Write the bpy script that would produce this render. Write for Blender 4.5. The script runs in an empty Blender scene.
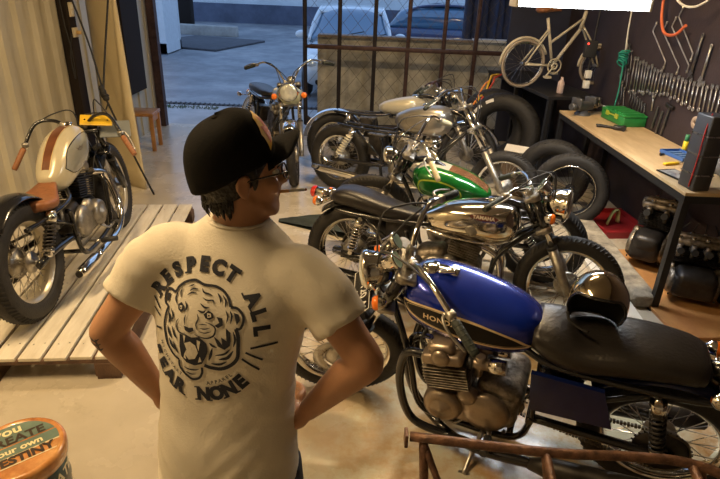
import bpy, bmesh, math, random
from math import sin, cos, pi, radians, sqrt, atan2
from mathutils import Vector, Matrix, Euler, geometry
from mathutils.bvhtree import BVHTree
random.seed(7)
SC = bpy.context.scene
COL = SC.collection
V = Vector
R = radians

# ------------------------------------------------------------------ materials
MATS = {}
def mat(name, col, rough=.5, metal=0., var=.0, vs=8., bump=0., bs=60., emit=None, es=1., coat=0., trans=0., col2=None, rvar=0., stretch=None, alpha=1., spec=.5):
    """procedural material: noise mixes col with col2 (or a darker col)"""
    if name in MATS: return MATS[name]
    m = bpy.data.materials.new(name); m.use_nodes = True
    nt = m.node_tree; N = nt.nodes; L = nt.links
    b = N['Principled BSDF']
    c = (*col, 1)
    b.inputs['Base Color'].default_value = c
    b.inputs['Roughness'].default_value = rough
    b.inputs['Metallic'].default_value = metal
    b.inputs['Coat Weight'].default_value = coat
    b.inputs['Coat Roughness'].default_value = .05
    b.inputs['Transmission Weight'].default_value = trans
    b.inputs['Specular IOR Level'].default_value = spec
    b.inputs['Alpha'].default_value = alpha
    tc = N.new('ShaderNodeTexCoord')
    src = tc.outputs['Object']
    if stretch:
        mp = N.new('ShaderNodeMapping'); mp.inputs['Scale'].default_value = stretch
        L.new(src, mp.inputs['Vector']); src = mp.outputs['Vector']
    if var > 0 or col2 or rvar > 0:
        no = N.new('ShaderNodeTexNoise'); no.inputs['Scale'].default_value = vs
        no.inputs['Detail'].default_value = 6; no.inputs['Roughness'].default_value = .62
        L.new(src, no.inputs['Vector'])
        cr = N.new('ShaderNodeValToRGB')
        cr.color_ramp.elements[0].position = .35; cr.color_ramp.elements[1].position = .65
        d = col2 if col2 else tuple(x * (1 - var) for x in col)
        cr.color_ramp.elements[0].color = (*d, 1); cr.color_ramp.elements[1].color = c
        L.new(no.outputs['Fac'], cr.inputs['Fac'])
        L.new(cr.outputs['Color'], b.inputs['Base Color'])
        if rvar > 0:
            mr = N.new('ShaderNodeMapRange'); mr.inputs['From Min'].default_value = .3; mr.inputs['From Max'].default_value = .7
            mr.inputs['To Min'].default_value = max(0, rough - rvar); mr.inputs['To Max'].default_value = rough + rvar
            L.new(no.outputs['Fac'], mr.inputs['Value']); L.new(mr.outputs['Result'], b.inputs['Roughness'])
    if bump > 0:
        n2 = N.new('ShaderNodeTexNoise'); n2.inputs['Scale'].default_value = bs; n2.inputs['Detail'].default_value = 4
        L.new(src, n2.inputs['Vector'])
        bp = N.new('ShaderNodeBump'); bp.inputs['Strength'].default_value = bump; bp.inputs['Distance'].default_value = .02
        L.new(n2.outputs['Fac'], bp.inputs['Height']); L.new(bp.outputs['Normal'], b.inputs['Normal'])
    if emit:
        b.inputs['Emission Color'].default_value = (*emit, 1); b.inputs['Emission Strength'].default_value = es
    MATS[name] = m
    return m

def ramp_noise(nt, scale, stops, src, detail=8, rough=.6):
    n = nt.nodes.new('ShaderNodeTexNoise'); n.inputs['Scale'].default_value = scale
    n.inputs['Detail'].default_value = detail; n.inputs['Roughness'].default_value = rough
    nt.links.new(src, n.inputs['Vector'])
    r = nt.nodes.new('ShaderNodeValToRGB')
    while len(r.color_ramp.elements) < len(stops): r.color_ramp.elements.new(.5)
    for e, (p, c) in zip(r.color_ramp.elements, stops): e.position = p; e.color = (*c, 1)
    nt.links.new(n.outputs['Fac'], r.inputs['Fac'])
    return r.outputs['Color']
def mixc(nt, f, a, b, mode='MIX'):
    m = nt.nodes.new('ShaderNodeMix'); m.data_type = 'RGBA'; m.blend_type = mode
    for i, x in ((0, f), (6, a), (7, b)):
        if hasattr(x, 'links'): nt.links.new(x, m.inputs[i])
        elif i == 0: m.inputs[0].default_value = x
        else: m.inputs[i].default_value = (*x, 1)
    return m.outputs[2]

CHROME = mat('chrome', (.86, .84, .80), .09, 1, rvar=.05, vs=14, var=.12)
STEEL = mat('brushed_steel', (.55, .53, .50), .3, 1, var=.35, vs=20, rvar=.1)
ALU = mat('cast_aluminium', (.52, .49, .44), .38, .85, var=.45, vs=16, bump=.15, bs=90)
ALUB = mat('warm_engine_cover', (.42, .34, .27), .33, .8, var=.3, vs=12)
GREASY = mat('greasy_engine_metal', (.42, .37, .31), .45, .8, col2=(.10, .08, .06), vs=18, bump=.2)
DARKM = mat('dark_engine_metal', (.055, .05, .048), .4, .6, var=.4, vs=20)
BLACKP = mat('black_gloss_paint', (.012, .012, .014), .18, 0, coat=.6, rvar=.06)
RUBBER = mat('tire_rubber', (.022, .02, .019), .62, 0, var=.4, vs=18, bump=.25, bs=120)
TREAD = RUBBER
RUBS = mat('soft_black_rubber', (.03, .03, .032), .5)
SEATB = mat('black_seat_vinyl', (.022, .019, .018), .36, 0, bump=.12, bs=70, var=.3)
SEATT = mat('tan_saddle_leather', (.30, .12, .05), .42, 0, var=.35, vs=14, bump=.15)
ORANGE = mat('amber_lens', (.95, .22, .02), .2, 0, coat=.5)
RED = mat('red_lens', (.62, .03, .02), .18, 0, coat=.6)
GLASS = mat('lamp_glass', (.82, .85, .8), .06, .55, rvar=.03)
WHITEP = mat('white_paint', (.78, .76, .70), .5, 0, var=.12)
GRIPC = mat('cream_grip_rubber', (.78, .68, .45), .55, 0, var=.15)
GRIPB = mat('brown_grip_rubber', (.33, .14, .06), .5)
GRIPO = mat('honey_grip_rubber', (.72, .36, .10), .45)
GRIPK = mat('black_grip_rubber', (.035, .045, .04), .55)
GOLD = mat('gold_trim', (.78, .55, .26), .3, .5)
RUST = mat('rusty_brown_tube', (.25, .13, .08), .42, .4, col2=(.10, .055, .04), vs=26, bump=.25, bs=110, rvar=.12)

# ------------------------------------------------------------------ mesh builder
def catmull(pts, k=6):
    pts = [V(p) for p in pts]
    if len(pts) < 3: return pts
    q = [2 * pts[0] - pts[1]] + pts + [2 * pts[-1] - pts[-2]]
    out = []
    for i in range(1, len(q) - 2):
        a, b, c, d = q[i - 1:i + 3]
        for j in range(k):
            t = j / k
            out.append(.5 * ((2 * b) + (c - a) * t + (2 * a - 5 * b + 4 * c - d) * t * t + (3 * b - a - 3 * c + d) * t ** 3))
    out.append(pts[-1].copy())
    return out
def interp(tab, t):
    """tab rows [t, a, b, ...] smooth interpolation"""
    if t <= tab[0][0]: return tab[0][1:]
    for i in range(len(tab) - 1):
        if t <= tab[i + 1][0]:
            p0 = tab[max(i - 1, 0)]; p1 = tab[i]; p2 = tab[i + 1]; p3 = tab[min(i + 2, len(tab) - 1)]
            u = (t - p1[0]) / (p2[0] - p1[0]); h = p2[0] - p1[0]; r = []
            for k in range(1, len(p1)):
                m1 = (p2[k] - p0[k]) / max(p2[0] - p0[0], 1e-6) * h; m2 = (p3[k] - p1[k]) / max(p3[0] - p1[0], 1e-6) * h
                r.append((2*u**3-3*u**2+1)*p1[k] + (u**3-2*u**2+u)*m1 + (-2*u**3+3*u**2)*p2[k] + (u**3-u**2)*m2)
            return r
    return tab[-1][1:]
def frame(d):
    d = V(d).normalized()
    a = V((0, 0, 1)) if abs(d.z) < .9 else V((1, 0, 0))
    x = a.cross(d).normalized(); y = d.cross(x)
    return x, y, d
_boxc = {}
def box_geo(bev):
    k = round(bev, 3)
    return k
class MB:
    def __init__(s, m=None, M=None):
        s.v = []; s.f = []; s.fm = []; s.fs = []; s.slots = []; s.M = M or Matrix(); s.cur = 0
        if m: s.mat(m)
    def mat(s, m):
        if m not in s.slots: s.slots.append(m)
        s.cur = s.slots.index(m); return s
    def add(s, vs, fs, smooth=True):
        o = len(s.v); M = s.M
        s.v += [M @ V(p) for p in vs]
        for f in fs:
            s.f.append([i + o for i in f]); s.fm.append(s.cur); s.fs.append(smooth)
        return s
    def tube(s, pts, r=.01, n=8, k=0, caps=True, closed=False, sq=None):
        P = catmull(pts, k) if k else [V(p) for p in pts]
        rr = r if isinstance(r, (list, tuple)) else None
        m = len(P); vs = []; fs = []
        T = []
        for i in range(m):
            if closed: t = P[(i + 1) % m] - P[i - 1]
            else: t = P[min(i + 1, m - 1)] - P[max(i - 1, 0)]
            T.append(t.normalized() if t.length > 1e-9 else V((0, 0, 1)))
        x, y, _ = frame(T[0])
        for i in range(m):
            x = (x - T[i] * x.dot(T[i]))
            x = x.normalized() if x.length > 1e-6 else frame(T[i])[0]
            y = T[i].cross(x)
            if rr:
                u = i / (m - 1) * (len(rr) - 1); j = min(int(u), len(rr) - 2); q = rr[j] + (rr[j + 1] - rr[j]) * (u - j)
            else: q = r
            for a in range(n):
                th = 2 * pi * a / n + (pi / 4 if n == 4 else 0)
                vs.append(P[i] + (x * cos(th) + y * sin(th) * (sq or 1)) * q)
        for i in range(m if closed else m - 1):
            for a in range(n):
                b = (a + 1) % n; i2 = (i + 1) % m
                fs.append((i * n + a, i * n + b, i2 * n + b, i2 * n + a))
        s.add(vs, fs, n > 4)
        if caps and not closed:
            o = len(s.v) - len(vs)
            s.f.append([o + a for a in range(n)][::-1]); s.fm.append(s.cur); s.fs.append(False)
            s.f.append([o + (m - 1) * n + a for a in range(n)]); s.fm.append(s.cur); s.fs.append(False)
        return s
    def cyl(s, a, b, r, r2=None, n=12):
        return s.tube([a, b], [r, r if r2 is None else r2], n)
    def lathe(s, prof, o=(0, 0, 0), ax=(0, 0, 1), n=20, smooth=True, a0=0, a1=2 * pi):
        """prof: (radius, height along ax)"""
        x, y, d = frame(ax); o = V(o); vs = []; fs = []; full = abs(a1 - a0 - 2 * pi) < 1e-6
        cnt = n if full else n + 1
        for (r, h) in prof:
            for a in range(cnt):
                th = a0 + (a1 - a0) * a / n
                vs.append(o + d * h + (x * cos(th) + y * sin(th)) * r)
        for i in range(len(prof) - 1):
            for a in range(n):
                b = (a + 1) % cnt
                fs.append((i * cnt + a, i * cnt + b, (i + 1) * cnt + b, (i + 1) * cnt + a))
        return s.add(vs, fs, smooth)
    def ell(s, c, rad, rot=None, n=16, m=10, z0=-1., z1=1.):
        vs = []; fs = []; c = V(c); rot = rot or Matrix.Identity(3)
        if isinstance(rot, tuple): rot = Euler(rot).to_matrix()
        t0 = math.asin(z0); t1 = math.asin(z1)
        for i in range(m + 1):
            ph = t0 + (t1 - t0) * i / m
            for a in range(n):
                th = 2 * pi * a / n
                vs.append(c + rot @ V((cos(ph) * cos(th) * rad[0], cos(ph) * sin(th) * rad[1], sin(ph) * rad[2])))
        for i in range(m):
            for a in range(n):
                b = (a + 1) % n
                fs.append((i * n + a, i * n + b, (i + 1) * n + b, (i + 1) * n + a))
        return s.add(vs, fs)
    def box(s, c, sz, rot=None, bev=.0, seg=2):
        bm = bmesh.new(); bmesh.ops.create_cube(bm, size=1)
        for v in bm.verts: v.co = V((v.co.x * sz[0], v.co.y * sz[1], v.co.z * sz[2]))
        if bev > 0:
            bmesh.ops.bevel(bm, geom=bm.edges[:], offset=min(bev, min(sz) * .49), segments=seg, affect='EDGES', profile=.5)
        if rot is None: Rm = Matrix.Identity(3)
        elif isinstance(rot, (tuple, list)): Rm = Euler(rot).to_matrix()
        else: Rm = rot
        bm.verts.index_update()
        vs = [Rm @ v.co + V(c) for v in bm.verts]; fs = [[v.index for v in f.verts] for f in bm.faces]
        bm.free()
        return s.add(vs, fs, bev > .004)
    def torus(s, c, ax, Rr, r, n=36, m=8, sa=1., sr=1.):
        """sa: section scale along axis, sr: radially"""
        x, y, d = frame(ax); c = V(c); vs = []; fs = []
        for i in range(n):
            th = 2 * pi * i / n; e = x * cos(th) + y * sin(th)
            for j in range(m):
                ph = 2 * pi * j / m
                vs.append(c + e * (Rr + cos(ph) * r * sr) + d * sin(ph) * r * sa)
        for i in range(n):
            for j in range(m):
                i2 = (i + 1) % n; j2 = (j + 1) % m
                fs.append((i * m + j, i2 * m + j, i2 * m + j2, i * m + j2))
        return s.add(vs, fs)
    def rings(s, R_, cap=True, smooth=True):
        n = len(R_[0]); vs = [p for r in R_ for p in r]; fs = []
        for i in range(len(R_) - 1):
            for a in range(n):
                b = (a + 1) % n
                fs.append((i * n + a, i * n + b, (i + 1) * n + b, (i + 1) * n + a))
        if cap:
            fs.append(list(range(n))[::-1]); fs.append([(len(R_) - 1) * n + a for a in range(n)])
        return s.add(vs, fs, smooth)
    def loft(s, tab, k=24, n=24, ax='x', e=2.4, cap=True):
        """tab rows [x, yc, zc, hw, hup, hdown]; section in yz (ax x)"""
        R_ = []
        x0 = tab[0][0]; x1 = tab[-1][0]
        for i in range(k + 1):
            x = x0 + (x1 - x0) * i / k
            yc, zc, hw, hu, hd = interp(tab, x); ring = []
            for a in range(n):
                th = 2 * pi * a / n; c_, s_ = cos(th), sin(th)
                yy = (abs(c_) ** (2 / e)) * (1 if c_ >= 0 else -1) * max(hw, .001)
                zz = (abs(s_) ** (2 / e)) * (1 if s_ >= 0 else -1) * max(hu if s_ >= 0 else hd, .001)
                p = (x, yc + yy, zc + zz) if ax == 'x' else (yc + yy, zc + zz, x)
                ring.append(V(p))
            R_.append(ring)
        return s.rings(R_, cap)
    def plate(s, poly, th, o=(0, 0, 0), rot=None):
        """extruded 2-D polygon in local xy, thickness along z, then rotated"""
        Rm = Matrix.Identity(3) if rot is None else (Euler(rot).to_matrix() if isinstance(rot, (tuple, list)) else rot)
        n = len(poly); o = V(o)
        vs = [Rm @ V((p[0], p[1], -th / 2)) + o for p in poly] + [Rm @ V((p[0], p[1], th / 2)) + o for p in poly]
        fs = [list(range(n))[::-1], list(range(n, 2 * n))] + [(i, (i + 1) % n, (i + 1) % n + n, i + n) for i in range(n)]
        return s.add(vs, fs, False)
    def helix(s, a, b, Rr, r, turns, n=5):
        x, y, d = frame(V(b) - V(a)); a = V(a); L = (V(b) - a).length; pts = []
        k = int(turns * 10)
        for i in range(k + 1):
            t = i / k; th = 2 * pi * turns * t
            pts.append(a + d * L * t + (x * cos(th) + y * sin(th)) * Rr)
        return s.tube(pts, r, n)
    def build(s, name, parent=None, loc=None, rot=None, **props):
        me = bpy.data.meshes.new(name)
        me.from_pydata([tuple(v) for v in s.v], [], s.f)
        for m in s.slots: me.materials.append(m)
        me.polygons.foreach_set('material_index', s.fm)
        me.polygons.foreach_set('use_smooth', s.fs)
        me.update()
        o = bpy.data.objects.new(name, me); COL.objects.link(o)
        if parent: o.parent = parent
        if loc: o.location = loc
        if rot: o.rotation_euler = rot
        for k_, v_ in props.items(): o[k_] = v_
        return o

def tag(o, label, cat, group=None):
    o['label'] = label; o['category'] = cat
    if group: o['group'] = group
    return o
def thing(name, label, cat, loc=(0, 0, 0), rot=(0, 0, 0), group=None):
    o = bpy.data.objects.new(name, None); COL.objects.link(o)
    o.location = loc; o.rotation_euler = rot; o.empty_display_size = .1
    return tag(o, label, cat, group)
def struct(o): o['kind'] = 'structure'; return o
def copy_tree(o, parent=None):
    c = o.copy(); COL.objects.link(c)
    if parent: c.parent = parent
    for ch in [x for x in bpy.data.objects if x.parent == o]: copy_tree(ch, c)
    return c
def evaluated(o, name, mats, parent=None, smooth=True):
    """bake modifiers of a temporary object into a new one"""
    dg = bpy.context.evaluated_depsgraph_get()
    me = bpy.data.meshes.new_from_object(o.evaluated_get(dg))
    me.name = name
    bpy.data.objects.remove(o)
    me.materials.clear()
    for m in mats: me.materials.append(m)
    for p in me.polygons: p.use_smooth = smooth
    n = bpy.data.objects.new(name, me); COL.objects.link(n)
    if parent: n.parent = parent
    return n
def fuse(mb, name, mats, voxel=.006, it=6, fac=.5, parent=None):
    o = mb.build('tmp_' + name)
    r = o.modifiers.new('r', 'REMESH'); r.mode = 'VOXEL'; r.voxel_size = voxel
    if it:
        sm = o.modifiers.new('s', 'SMOOTH'); sm.factor = fac; sm.iterations = it
    return evaluated(o, name, mats, parent)

# ------------------------------------------------------------------ lettering and decals
def text_geo(txt, size=1., bold=0., spacing=1.):
    cu = bpy.data.curves.new('t', 'FONT'); cu.body = txt; cu.size = size; cu.offset = bold
    cu.align_x = 'CENTER'; cu.align_y = 'CENTER'; cu.space_character = spacing; cu.resolution_u = 3
    o = bpy.data.objects.new('t', cu); COL.objects.link(o)
    dg = bpy.context.evaluated_depsgraph_get()
    me = bpy.data.meshes.new_from_object(o.evaluated_get(dg))
    vs = [v.co.xy.copy() for v in me.vertices]; fs = [list(p.vertices) for p in me.polygons]
    bpy.data.objects.remove(o); bpy.data.meshes.remove(me)
    return vs, fs
def poly_geo(poly, step=.01):
    """dense triangulated fill of a closed 2-D polygon"""
    P = []
    n = len(poly)
    for i in range(n):
        a = V(poly[i]); b = V(poly[(i + 1) % n]); k = max(1, int((b - a).length / step))
        for j in range(k): P.append(a + (b - a) * j / k)
    nb = len(P); edges = [(i, (i + 1) % nb) for i in range(nb)]
    xs = [p.x for p in P]; ys = [p.y for p in P]
    y = min(ys) + step * .5
    while y < max(ys):
        x = min(xs) + step * .5
        while x < max(xs):
            P.append(V((x, y))); x += step
        y += step
    r = geometry.delaunay_2d_cdt(P, edges, [list(range(nb))], 1, 1e-6)
    return r[0], [list(f) for f in r[2]]
def stroke_geo(pts, w=.004, closed=False, taper=False):
    P = [V(p) for p in pts]
    if closed: P = P + [P[0]]
    Q = []
    for i in range(len(P) - 1):
        k = max(1, int((P[i + 1] - P[i]).length / .008))
        for j in range(k): Q.append(P[i] + (P[i + 1] - P[i]) * j / k)
    Q.append(P[-1]); vs = []; fs = []; m = len(Q)
    for i in range(m):
        t = (Q[min(i + 1, m - 1)] - Q[max(i - 1, 0)])
        if closed and i in (0, m - 1): t = Q[1] - Q[-2]
        t = t.normalized() if t.length > 0 else V((1, 0)); nn = V((-t.y, t.x))
        ww = w * (1 - .8 * abs(2 * i / (m - 1) - 1) ** 2 if taper else 1) * .5
        vs += [Q[i] + nn * ww, Q[i] - nn * ww]
    for i in range(m - 1): fs.append((2 * i, 2 * i + 1, 2 * i + 3, 2 * i + 2))
    return vs, fs
def refine(vs, fs):
    vs = [V((p[0], p[1])) for p in vs]; mid = {}; out = []
    def m(a, b):
        k = (min(a, b), max(a, b))
        if k not in mid: mid[k] = len(vs); vs.append((vs[a] + vs[b]) / 2)
        return mid[k]
    for f in fs:
        for i in range(1, len(f) - 1):
            a, b, c = f[0], f[i], f[i + 1]
            if max((vs[a] - vs[b]).length, (vs[b] - vs[c]).length, (vs[c] - vs[a]).length) < .006: out.append((a, b, c)); continue
            x, y, z = m(a, b), m(b, c), m(c, a); out += [(a, x, z), (x, b, y), (z, y, c), (x, y, z)]
    return vs, out
class Decal:
    """projects flat artwork on the surface of target (given in target's local space)"""
    def __init__(s, target, o, u, v, off=.0015):
        me = target.data
        s.t = BVHTree.FromPolygons([w.co for w in me.vertices], [p.vertices for p in me.polygons])
        s.o = V(o); s.u = V(u).normalized(); s.v = V(v).normalized(); s.n = s.u.cross(s.v).normalized(); s.off = off
    def put(s, mb, geo, xf=lambda p: p, lift=0., sub=0):
        vs, fs = geo
        for _ in range(sub): vs, fs = refine(vs, fs)
        out = []; ok = []
        for p in vs:
            p = xf(p); q = s.o + s.u * p[0] + s.v * p[1]
            h = s.t.ray_cast(q + s.n * .6, -s.n)
            if h[0] is None: out.append(q); ok.append(False)
            else:
                out.append(h[0] + s.n * (s.off + lift)); ok.append(True)
        mb.add(out, [f for f in fs if all(ok[i] for i in f)], True)
def flat_text(mb, txt, size, o, u, v, bold=0., off=.001, spacing=1.):
    u = V(u).normalized(); v = V(v).normalized(); n = u.cross(v); o = V(o)
    vs, fs = text_geo(txt, size, bold, spacing)
    mb.add([o + u * p.x + v * p.y + n * off for p in vs], fs, False)
# ------------------------------------------------------------------ motorcycles (x forward, rear tyre contact at the origin)
def wheel(name, root, c, Rr, tw, M=None, rim=CHROME, hub=ALU, drum=.085, disc=0, spokes=36, spm=STEEL, rimw=.016):
    """Rr outer tyre radius, tw tyre half width"""
    c = V(c); Y = V((0, 1, 0)); ri = Rr - tw * 1.75
    w = MB(rim, M)
    w.lathe([(ri - .018, -tw * .35), (ri - .004, -tw * .62), (ri + .012, -tw * .72), (ri + .014, -tw * .62), (ri - .004, -tw * .42), (ri - .010, 0),
             (ri - .004, tw * .42), (ri + .014, tw * .62), (ri + .012, tw * .72), (ri - .004, tw * .62), (ri - .018, tw * .35), (ri - .022, 0), (ri - .018, -tw * .35)], c, Y, 48)
    w.mat(spm)
    for i in range(spokes):
        a = 2 * pi * i / spokes; sd = 1 if i % 2 else -1; da = .42 * (1 if (i // 2) % 2 else -1)
        p0 = c + V((cos(a) * (ri - .014), sd * tw * .1, sin(a) * (ri - .014)))
        p1 = c + V((cos(a + da) * drum * .62, sd * .034, sin(a + da) * drum * .62))
        w.tube([p0, p1], .0021, 4, caps=False)
    w.mat(hub)
    w.lathe([(0, -.062), (.022, -.062), (.026, -.045), (drum * .7, -.042), (drum * .72, -.028), (.034, -.02), (.034, .02), (drum * .9, .026), (drum, .032), (drum, .05), (drum * .85, .06), (.03, .066), (0, .07)], c, Y, 28)
    w.cyl(c - Y * .1, c + Y * .1, .010)
    o = w.build(name, root)
    t = MB(RUBBER, M)
    pr = []
    for k in range(15):
        a = -pi * .80 + 2 * pi * .80 * k / 14
        g = 1.0 if k % 2 == 0 or abs(k - 7) > 4 else .955
        pr.append((Rr - tw + cos(a) * tw * g, sin(a) * tw * .98 * g))
    pr = [(ri + .006, -tw * .6)] + pr + [(ri + .006, tw * .6)]
    t.lathe(pr, c, Y, 64)
    for i in range(72):
        a = 2 * pi * i / 72
        for sg in (-1, 1):
            e0 = V((cos(a), 0, sin(a))); e1 = V((cos(a + .05), 0, sin(a + .05)))
            p0 = c + e0 * (Rr - tw + tw * cos(.45)) + Y * sg * tw * sin(.45)
            p1 = c + e1 * (Rr - tw + tw * cos(1.0)) + Y * sg * tw * sin(1.0)
            t.tube([p0, p1], .0045, 4, caps=False)
    t.build('tire', o)
    if disc:
        d = MB(STEEL, M); dy = disc
        d.lathe([(.085, dy - .003), (.135, dy - .003), (.135, dy + .003), (.085, dy + .003), (.085, dy - .003)], c, Y, 36)
        for i in range(6):
            a = i * pi / 3; d.tube([c + V((cos(a) * .04, dy * .8, sin(a) * .04)), c + V((cos(a) * .09, dy, sin(a) * .09))], .006, 6)
        d.build('brake_disc', o)
    return o
def fender(name, root, c, Rf, w, a0, a1, m, M=None, stay=None, arch=.45):
    f = MB(m, M); c = V(c); R_ = []
    n = 22
    for i in range(n + 1):
        a = a0 + (a1 - a0) * i / n; e = V((cos(a), 0, sin(a))); ring = []
        for lay, q in ((0, 1), (1, -1)):
            for j in range(9):
                b = (-1 + 2 * j / 8) * q; rr = Rf + w * arch * (cos(b * 1.35) - .4) - lay * .004
                ring.append(c + e * rr + V((0, b * w, 0)))
        R_.append(ring)
    f.rings(R_)
    if stay:
        f.mat(stay)
        for a in (a0 + (a1 - a0) * .25, a0 + (a1 - a0) * .8):
            for sg in (-1, 1):
                f.tube([c + V((0, sg * (w + .015), 0)), c + V((cos(a) * Rf, sg * (w + .002), sin(a) * Rf))], .005, 6)
    return f.build(name, root)
def fins(mb, c, sz, n, dz, axis, rnd=.03):
    """stack of cooling fins, along axis (unit, in xz plane)"""
    ax = V(axis).normalized(); ang = atan2(ax.x, ax.z)
    for i in range(n):
        k = 1 - .06 * abs(i - n / 2) / n
        mb.box(V(c) + ax * (i * dz), (sz[0] * k, sz[1] * k, .005), (0, ang, 0), .002, 1)
    mid = V(c) + ax * (n - 1) * dz / 2
    mb.box(mid, (sz[0] * .72, sz[1] * .78, n * dz), (0, ang, 0), rnd)
def engine(root, P, c, name='engine'):
    """P: kind four/twin/single/vtwin, cover material, fin material, lean"""
    kind = P.get('kind', 'twin'); cm = P.get('cover', ALU); fm = P.get('fin', GREASY); hm = P.get('head', ALU)
    x, y, z = c; e = MB(fm)
    ew = {'four': .21, 'twin': .15, 'single': .11, 'vtwin': .12}[kind]
    e.box((x - .02, 0, z), (.40, ew * 1.5, .19), None, .045, 3)
    e.box((x - .13, 0, z + .06), (.20, ew * 1.35, .15), (0, -.2, 0), .05, 3)
    e.box((x + .04, 0, z - .10), (.25, ew * 1.1, .07), None, .025)
    for sg in (-1, 1):
        for q in range(5): e.mat(DARKM).cyl((x - .18 + q * .085, sg * ew * .74, z - .085), (x - .18 + q * .085, sg * (ew * .8), z - .085), .008, n=6)
    root_e = e.build(name, root)
    for sg in (-1, 1):
        cv = MB(cm); yy = sg * ew * .72; A = (0, sg, 0)
        cv.lathe([(.088, 0), (.088, .025), (.080, .045), (.058, .056), (.05, .052), (.046, .056), (.018, .060), (.014, .068), (0, .069)], (x + .09, yy, z - .01), A, 28)
        cv.lathe([(.105, 0), (.103, .018), (.09, .032), (.05, .04), (0, .042)], (x - .09, yy, z + .0), A, 28)
        cv.box((x - .03, yy + sg * .012, z - .02), (.2, .03, .13), None, .014)
        cv.lathe([(.045, 0), (.044, .03), (.03, .04), (0, .042)], (x - .01, yy, z + .075), A, 20)
        cv.mat(CHROME)
        for q in range(7):
            a = q * 2 * pi / 7; cv.cyl((x - .09 + cos(a) * .09, yy, z + sin(a) * .09), (x - .09 + cos(a) * .09, yy + sg * .027, z + sin(a) * .09), .0055, n=6)
        cv.build('engine_cover', root_e)
    cyls = []
    fl = P.get('lean', .22)
    if kind == 'four': cyls = [((x + .07, 0, z + .12), (sin(fl), 0, cos(fl)), (.19, .42), 8)]
    elif kind == 'twin': cyls = [((x + .06, 0, z + .12), (sin(fl), 0, cos(fl)), (.19, .27), 9)]
    elif kind == 'single': cyls = [((x + .05, 0, z + .12), (sin(fl), 0, cos(fl)), (.19, .17), 10)]
    else: cyls = [((x + .10, 0, z + .11), (.50, 0, .86), (.15, .15), 8), ((x - .04, 0, z + .12), (-.35, 0, .93), (.15, .15), 8)]
    for cc, ax, sz, nf in cyls:
        b = MB(fm); fins(b, cc, (sz[0], sz[1], 0), nf, .0155, ax); b.build('cylinder_block', root_e)
        h = MB(hm); A = V(ax).normalized(); tc = V(cc) + A * (nf * .0155 + .03); an = atan2(A.x, A.z)
        h.box(tc, (sz[0] * .92, sz[1] * 1.02, .055), (0, an, 0), .018)
        h.box(tc + A * .045, (sz[0] * .60, sz[1] * .96, .05), (0, an, 0), .022)
        ng = {'four': 4, 'twin': 2}.get(kind, 1)
        for q in range(ng):
            yq = (q - (ng - 1) / 2) * sz[1] / max(ng, 1) * .95
            for sx in (-1, 1):
                h.mat(CHROME).cyl(tc + V((sx * sz[0] * .3, yq, 0)) + A * .03, tc + V((sx * sz[0] * .3, yq, 0)) + A * .065, .020, .017, 12)
            h.mat(RUBS).tube([tc + V((sz[0] * .38, yq, .0)), tc + V((sz[0] * .55, yq, .04)), tc + V((sz[0] * .3, yq * .6, .15))], .0045, 6, 4)
            h.mat(hm)
        for sg in (-1, 1):
            h.lathe([(.04, 0), (.038, .012), (.02, .018), (0, .018)], tc + A * .02 + V((0, sg * sz[1] * .5, 0)), (0, sg, 0), 18)
        h.build('cylinder_head', root_e)
        # carburettors behind each cylinder
        cb = MB(hm)
        for q in range(ng):
            yq = (q - (ng - 1) / 2) * sz[1] / max(ng, 1) * .95
            p = tc + V((-sz[0] * .5, yq, -.02))
            cb.mat(hm).cyl(p, p + V((-.09, 0, .012)), .023, .026).cyl(p + V((-.05, 0, .05)), p + V((-.05, 0, -.055)), .020, .016)
            cb.mat(RUBS).cyl(p + V((.0, 0, 0)), p + V((-.025, 0, .003)), .028)
            if P.get('pods', 0): cb.mat(CHROME).cyl(p + V((-.09, 0, .012)), p + V((-.155, 0, .02)), .034, .030, 16)
            else: cb.mat(RUBS).cyl(p + V((-.09, 0, .012)), p + V((-.13, 0, .02)), .026)
        cb.build('carburettor', root_e)
    return root_e

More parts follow.
